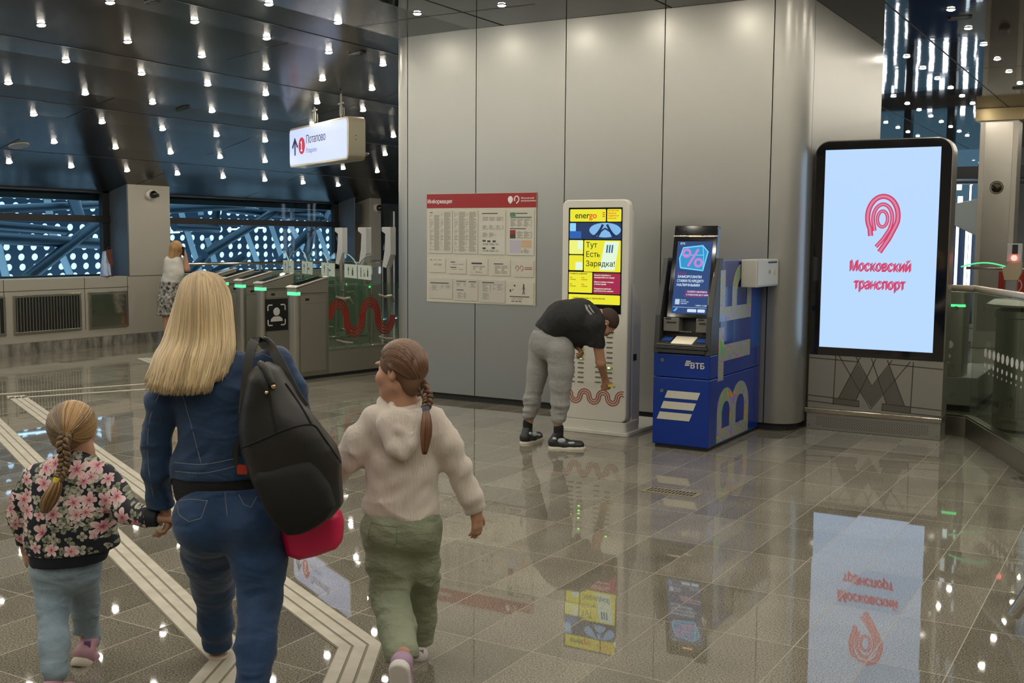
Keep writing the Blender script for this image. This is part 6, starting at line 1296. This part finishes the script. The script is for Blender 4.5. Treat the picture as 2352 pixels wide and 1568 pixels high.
J.chain([sL, F(825, 1015, D2), eL, wL], [.062, .066, .060, .045], .02); J.chain([sR, F(1025, 1020, D2), eR, F(1078, 1135, D2+.03), F(1090, 1160, D2+.05)], [.062, .060, .056, .050, .043], .02); J.cone(F(1089, 1158, D2+.05), F(1095, 1180, D2+.05), .036, .034, .004)
J.cone(F(918, 1168, D2), F(918, 1176, D2), .142, .14, .01, sy=.75, sx=1.08)
J.cut(F(918, 1186, D2), (-.12, 0, -1), lambda X, Y, Z: X < F(1040, 1100, D2)[0]); J.cut(F(1096, 1182, D2), (.15, 0, -1)); 
fk = fold(.012, 14, 24, 8); J.build('cream_hoodie', M_knit, R_, disp=lambda V: fk(V))
# hood lying on the back
Hd = Sdf(.006, .025); hp = [F(880, 925, D2+.02), F(885, 975, D2-.08), F(905, 1030, D2-.125), F(925, 1042, D2-.13), F(942, 1020, D2-.125), F(960, 970, D2-.08), F(968, 925, D2+.02)]
Hd.chain([hp[0], hp[1], hp[2], hp[3]], [.030, .033, .030, .024], .02); Hd.chain([hp[3], hp[4], hp[5], hp[6]], [.024, .028, .030, .028], .02); Hd.ell(F(918, 985, D2-.085), (.072, .050, .088), .03); Hd.chain([F(900, 930, D2-.05), F(915, 985, D2-.12), F(935, 998, D2-.12), F(950, 950, D2-.07)], [.016, .020, .018, .018], .012)
fh = fold(.004, 30, 30, 1); Hd.build('hood', M_knit, R_, disp=lambda V: fh(V))
M_sage = mat('sage_cotton', (.225, .255, .165), .8, noise=(6, (.29, .32, .22), 4, (1, 1, 1)), bump=(9, .8, (1, 1, 1.8), .03))
T_ = Sdf(.006, .03); T_.chain([F(925, 1170, D2), F(922, 1205, D2)], [.118, .138], .03, sy=.85, sx=1.08); T_.ell(F(885, 1215, D2-.02), (.092, .105, .09), .04); T_.ell(F(962, 1210, D2-.01), (.085, .10, .09), .04)
T_.chain([F(888, 1225, D2-.01), F(893, 1300, D2), F(898, 1372, D2-.02), F(912, 1440, D2-.15), F(922, 1500, D2-.30)], [.090, .088, .078, .070, .066], .03); T_.chain([F(965, 1215, D2+.01), F(968, 1300, D2+.06), kR, F(966, 1420, D2+.2), F(962, 1472, D2+.24)], [.082, .074, .068, .064, .062], .03)
T_.cut(F(962, 1480, D2+.22), (0, 0, -1), lambda X, Y, Z: (X > F(938, 1400, D2)[0]) & (Y > .0)); T_.cut(F(922, 1518, D2-.3), (.2, -.5, -1), lambda X, Y, Z: Y < 0)
ft = fold(.009, 12, 42, 6, lambda V: .5+1.0*np.exp(-((V[:, 2]-F(890, 1330, D2)[2])/.12)**2)); T_.build('sage_trousers', M_sage, R_, disp=lambda V: ft(V))
tr_ = [c for c in R_.children if c.name.startswith('sage')][0]
for pts in ([(852, 1200), (850, 1240), (905, 1255), (912, 1210)], [(852, 1200), (880, 1206), (912, 1210)]):
    q = surf(tr_, path2(pts), D2, .0005)
    if len(q) > 3: seam(R_, q, mat('sage_thread', (.17, .20, .12), .8), .0014)
M_ws = mat('shoe_white', (.72, .68, .66), .45); M_lav = mat('shoe_lavender', (.42, .28, .40), .5)
o = shoe(F(962, 1478, D2+.22), (-.10, 1, 0), .92, M_ws, M_ws); b = MB(); p = F(962, 1498, D2+.17); b.box(p[0]-.02, p[0]+.02, p[1]-.006, p[1]+.006, p[2]-.012, p[2]+.012); b.obj('heel_patch', M_lav, o)
shoe(F(928, 1520, D2-.34), (.03, .30, -.95), .98, M_ws, M_lav)
# hair
r_h, f_h, u_h = frame(hdv, (-.02, .05, 1)); RM = np.array([r_h, f_h, u_h]); c0 = hc-f_h*.014+u_h*.026; rad = np.array([.086, .100, .094])
H = Sdf(.005, .02); H.ell(c0, rad*.95, .02, RM); H.ell(hc-f_h*.055-u_h*.055, (.055, .040, .045), .03, RM); H.ell(hc+f_h*.105-u_h*.05, (.085, .075, .085), .008, RM, True)
hb = H.build('hair', mat('hair_base_dark', (.15, .08, .04), .6), R_)
gp = F(976, 893, D2-.05); paths = []; cols = []; L3 = lambda v: np.array([v@r_h, v@f_h, v@u_h]); W3 = lambda v: r_h*v[0]+f_h*v[1]+u_h*v[2]
en = L3(gp-c0)/rad; en /= np.linalg.norm(en)
for i in range(1900):
    t = rg.uniform(-1, 1); th = t*1.75
    if rg.random() < .8: st_ = np.array([math.sin(th), .72*math.cos(th)+.02+.06*rg.normal(), .60*math.cos(th)+.02+.05*rg.normal()])
    else: st_ = np.array([t*.8, -.75, -.62+.06*rg.normal()])
    st_ /= np.linalg.norm(st_); q = []; kk_ = 1+.03*rg.random()
    for u in np.linspace(0, .93, 10):
        v_ = st_*(1-u)+en*u+np.array([.35*math.sin(th), -.12, .80*max(0, math.cos(th))])*math.sin(PI*u)*(1 if st_[1] > -.3 else 0); v_ /= np.linalg.norm(v_); q.append(c0+W3(v_*rad*kk_))
    q.append(gp+rg.normal(0, .006, 3)); paths.append(np.array(q)); f = .35+.95*rg.random(); cols.append(tuple(np.clip(np.array([.20, .10, .052])*f, 0, .9)))
hair_tubes('hair_strands', hb, paths, .0024, cols, M_hair)
braid('plait', hb, [gp+[-.01, .01, .012], F(980, 905, D2-.085), F(983, 920, D2-.10), F(978, 936, D2-.115)], lambda u: .017*(1-.25*u), n=40, turns=4, cols=((.17, .09, .045), (.22, .12, .06), (.13, .07, .035)))
tail('plait_end', hb, [F(978, 936, D2-.115), F(980, 965, D2-.14), F(979, 1000, D2-.15), F(975, 1043, D2-.15)], .020, 90, (.20, .09, .045))
b = MB(); p = F(978, 938, D2-.118); b.tube([p+[0, 0, -.009], p+[0, 0, .009]], .0145, 12); b.obj('hair_tie', mat('tie_blue', (.14, .17, .25), .6), hb, smooth='auto')

# ---------------------------------------------------------------- man bending at the kiosk
D3 = 9.30
Mn = Person(1270, D3, 'man bending over at the charging kiosk in black t-shirt and grey jogging trousers'); F = Mn; R_ = Mn.root
DA, DBk = D3-.10, D3+.13       # near and far side of the body
hipN, hipF = F(1285, 790, DA), F(1248, 785, DBk); chest = F(1355, 748, D3); belly = F(1300, 742, D3); nk = F(1372, 728, D3); hc = F(1391, 741, D3-.02)
shN, elN, wrN = F(1367, 750, DA-.07), F(1380, 833, DA-.02), F(1390, 872, D3+.02); shF, elF, wrF = F(1352, 745, DBk+.07), F(1318, 785, DBk+.02), F(1324, 793, D3-.02)
kN, aN, kF, aF = F(1287, 880, DA), F(1281, 972, DA), F(1232, 870, DBk), F(1214, 968, DBk+.02)
hdv = (.35, -.05, -1); hup = (1, .05, .35)
B = Sdf(.007, .03); head(B, hc, hdv, hup, 1.05); B.cone(nk, hc+[-.02, 0, .0], .056, .055)
B.chain([F(1268, 775, D3), belly, chest, nk], [.085, .10, .11, .07], sx=1, sy=1.2); B.cone(shN, shF, .05, .05); B.chain([shN, elN, wrN], [.048, .040, .027], .02); B.chain([shF, elF, wrF], [.048, .038, .026], .02)
B.chain([hipN+[0, .06, -.05], kN, aN], [.06, .05, .04]); B.chain([hipF, kF, aF], [.06, .05, .04]); hand(B, wrN, (.15, .25, -1), (-.2, 1, 0), 1, 1.05, (.9, .9, .6)); hand(B, wrF, (.5, -.3, -.6), (-.6, 0, -.5), 1, 1.0, (.8, .8, .6))
B.build('body', mat('skin_tan', (.42, .22, .13), .5), R_); eyes(R_, hc, hdv, hup, 1.05)
J = Sdf(.008, .04); J.chain([F(1262, 760, D3), F(1292, 735, D3), F(1330, 732, D3), F(1355, 745, D3)], [.135, .158, .165, .15], .04, sy=1.25); J.chain([F(1300, 765, D3), F(1340, 765, D3), F(1355, 765, D3)], [.10, .12, .09], .04, sy=1.3); J.cone(F(1318, 775, DA+.04), F(1312, 788, DA+.04), .06, .045, .03)
J.chain([F(1362, 745, DA-.06), F(1370, 790, DA-.04)], [.085, .075], .03); J.chain([shF, F(1345, 785, DBk+.04)], [.08, .07], .03); J.cone(nk+[-.01, 0, -.01], nk+[.0, 0, .0], .075, .068, .02)
J.cut(F(1262, 768, D3), (-.55, 0, -.9), lambda X, Y, Z: X < F(1300, 780, D3)[0]); J.cut(F(1372, 798, DA), (-.15, 0, -1), lambda X, Y, Z: X > F(1340, 780, D3)[0])
fs_ = fold(.008, 16, 16, 4); J.build('black_tshirt', mat('tshirt_black', (.012, .012, .012), .8, bump=(6, .7, (1, 1, 1), .04)), R_, disp=lambda V: fs_(V))
ts = [c for c in R_.children if c.name.startswith('black_tshirt')][0]
for k_, (pts) in enumerate(([(1345, 700), (1350, 712), (1358, 722)], [(1352, 700), (1358, 710), (1364, 718)], [(1335, 698), (1341, 706), (1346, 714)])):
    q = surf(ts, path2(pts, 6), D3, -.011)
    if len(q) > 2: seam(R_, [v-(v-q[0])*0 for v in q], mat('print_grey_white', (.5, .48, .44), .7, noise=(90, (.15, .15, .14), 3, (1, 1, 1))), .016 if k_ < 2 else .006, 'shirt_print')
M_jog = mat('grey_marl', (.26, .255, .245), .85, noise=(120, (.34, .335, .32), 2, (1, 1, 1)))
T_ = Sdf(.008, .04); T_.chain([F(1258, 772, D3), F(1264, 790, D3)], [.135, .14], .03, sy=1.15); T_.ell(F(1243, 785, DBk-.04), (.10, .11, .12), .04); T_.ell(F(1262, 790, DA+.05), (.12, .12, .12), .04); T_.cone(F(1290, 780, DA+.03), F(1300, 810, DA), .075, .07, .04)
T_.chain([F(1285, 805, DA), F(1289, 850, DA), kN, F(1286, 930, DA), F(1282, 962, DA)], [.118, .105, .090, .078, .066], .03); T_.chain([F(1242, 795, DBk), F(1235, 850, DBk), kF, F(1222, 920, DBk), F(1216, 952, DBk)], [.105, .090, .080, .074, .060], .03)
T_.cut(F(1282, 972, DA), (0, 0, -1), lambda X, Y, Z: X > F(1255, 900, D3)[0]); T_.cut(F(1216, 964, DBk), (.1, 0, -1), lambda X, Y, Z: X < F(1255, 900, D3)[0]); T_.cut(F(1248, 752, D3), (-.35, 0, 1))
z1_ = F(1280, 945, D3)[2]; ft = fold(.011, 8, 60, 7, lambda V: .25+1.2*np.exp(-((V[:, 2]-z1_)/.13)**2)); T_.build('jogging_trousers', M_jog, R_, disp=lambda V: ft(V))
M_snk = mat('sneaker_black', (.015, .016, .018), .45); M_pbl = mat('sneaker_pale_blue', (.42, .50, .52), .5); M_cs = mat('sneaker_sole', (.62, .57, .46), .5)
for a, dv in ((F(1283, 990, DA), (1, -.12, 0)), (F(1212, 990, DBk+.02), (.5, .8, 0))):
    a = np.array([a[0], a[1], .098]); o = shoe(a, dv, 1.25, M_cs, M_snk, M_blk); d_ = np.array(dv)/np.linalg.norm(dv); sd = np.array([d_[1], -d_[0], 0])
    if sd[1] > 0: sd = -sd
    for c_, r_ in ((a+sd*.040+d_*.03+[0, 0, -.025], (.035, .012, .022)), (a+sd*.032+d_*.11+[0, 0, -.045], (.035, .012, .012)), (a+sd*.040-d_*.03+[0, 0, -.01], (.02, .012, .014))): b = MB(); b.ball(c_, r_, 10); b.obj('pale_panel', M_pbl, o, smooth=True)
    b = MB(); b.tube([a+d_*(.02+.02*k)+sd*.02*(-1)**k+[0, 0, .0-.008*k] for k in range(5)], .005, 5); b.obj('laces', M_snk, o)
H = Sdf(.006, .015); r_h, f_h, u_h = frame(hdv, hup); cc_ = hc+u_h*.030-f_h*.018; H.ell(cc_, (.084, .100, .092), .02, np.array([r_h, f_h, u_h])); H.ell(hc+f_h*.085+u_h*-.03, (.075, .07, .085), .012, np.array([r_h, f_h, u_h]), True); H.ell(hc+r_h*.085-u_h*.02, (.03, .03, .035), .01, np.array([r_h, f_h, u_h]), True); H.ell(hc-r_h*.085-u_h*.02, (.03, .03, .035), .01, np.array([r_h, f_h, u_h]), True)
H.build('hair', mat('short_brown_hair', (.045, .025, .015), .8, bump=(60, .6, (1, 1, 1), .004)), R_)
for q_ in (-1, 1): b = MB(); b.ball(hc+r_h*q_*.083-u_h*.012+f_h*.006, .009, 8); b.obj('earphone', M_white, R_, smooth=True)
pb2 = MB(); p = F(1407, 884, D3+.05); w2 = np.array([RH[0], RH[1], 0])*p[0]; 
hb_ = thing('power_bank', 'yellow power bank held in the man\'s hand at a lower slot', 'power bank', R_.location, ROTZ); b = MB(); b.rbox(p[0]-.045, p[0]+.012, p[2]-.010, p[2]+.010, .008, p[1]-.05, p[1]+.06, 'xz'); b.obj('case', M_bank, hb_)

# ---------------------------------------------------------------- woman telephoning by the window
P4 = onp(395, 650, 0, -13.72); D4 = float(P4@FH)
Pw = Person(395, D4, 'woman in white t-shirt and patterned skirt telephoning by the window wall'); F = Pw; R_ = Pw.root; s4 = 1.0
hc = F(407, 569, D4); nk = F(403, 588, D4); B = Sdf(.010, .03); hdv = (.8, .55, -.1); head(B, hc, hdv, (0, 0, 1), 1.0); B.cone(hc+[0, 0, -.06], nk, .055, .06)
shA, shB = F(388, 600, D4-.05), F(416, 602, D4+.12); elA, wrA = F(430, 618, D4+.05), F(425, 585, D4+.03)
zf = F(390, 700, D4); gr = -0.0
kA, aA, kB, aB = np.array([F(381, 700, D4)[0], .02, .48]), np.array([F(381, 700, D4)[0], .0, .08]), np.array([F(392, 700, D4)[0], .12, .48]), np.array([F(392, 700, D4)[0], .12, .08])
B.chain([nk, F(400, 625, D4), F(393, 665, D4)], [.07, .12, .12], sy=.9); B.chain([F(385, 660, D4), kA, aA], [.09, .06, .04]); B.chain([F(394, 660, D4+.1), kB, aB], [.09, .06, .04])
B.cone(aA, aA+[.12, .08, -.04], .04, .03); B.cone(aB, aB+[.12, .08, -.04], .04, .03)
B.chain([shB, elA, wrA], [.055, .045, .03], .02); B.chain([shA, F(392, 625, D4+.02), F(396, 648, D4+.05)], [.045, .040, .03], .02); hand(B, wrA, (-.1, 0, 1), (-1, 0, 0), 1, 1., (.4, .4, .4)); hand(B, F(396, 650, D4+.05), (0, .1, -1), (1, 0, 0), 1, 1.)
B.build('body', M_skin, R_); eyes(R_, hc, hdv, (0, 0, 1))
J = Sdf(.010, .04); J.chain([F(401, 603, D4), F(400, 625, D4), F(393, 645, D4)], [.13, .15, .16], .04, sy=.95); J.cone(shA, F(386, 616, D4-.06), .085, .075); J.cone(shB, F(421, 613, D4+.1), .085, .075); J.cut(F(393, 649, D4), (0, 0, -1)); fw_ = fold(.008, 9, 20, 3); J.build('white_tshirt', mat('tshirt_white', (.62, .60, .54), .8), R_, disp=lambda V: fw_(V))
T_ = Sdf(.012, .04); T_.chain([F(392, 648, D4), F(386, 690, D4), F(379, 722, D4)], [.16, .155, .13], .05, sy=1.0); T_.cut(F(380, 724, D4), (0, 0, -1)); T_.cut(F(392, 646, D4), (0, 0, 1)); T_.build('patterned_skirt', mat('skirt_print', (.02, .02, .02), .8, noise=(22, (.55, .52, .46), 3, (1, 1, 1))), R_)
H = Sdf(.010, .03); H.ell(hc+[-.012, -.02, .02], (.10, .10, .10), .03); H.chain([hc+[-.03, -.03, -.02], F(395, 592, D4-.05)], [.085, .06], .03); H.ell(hc+[.10, .06, -.03], (.07, .07, .09), .02, None, True); H.build('ginger_hair', mat('ginger', (.36, .19, .07), .6, noise=(30, (.5, .30, .12), 3, (1, 1, .3))), R_)
b = MB(); p = F(422, 577, D4-.01); b.box(p[0]-.015, p[0]+.01, p[1]-.03, p[1]+.03, p[2]-.07, p[2]+.07); tag(b.obj('telephone', M_blackgl, loc=tuple(R_.location), rz=ROTZ), 'dark mobile phone held to the telephoning woman\'s ear', 'phone')
b = MB(); b.lathe([(.02, .10), (.06, .07), (.07, .02), (.05, 0)], tuple(F(374, 722, D4-.05)), 10); b.obj('skirt_tassel', M_blk, R_) if 0 else None
print('tops', len([o for o in C.objects if o.parent is None]), 'all', len(C.objects))
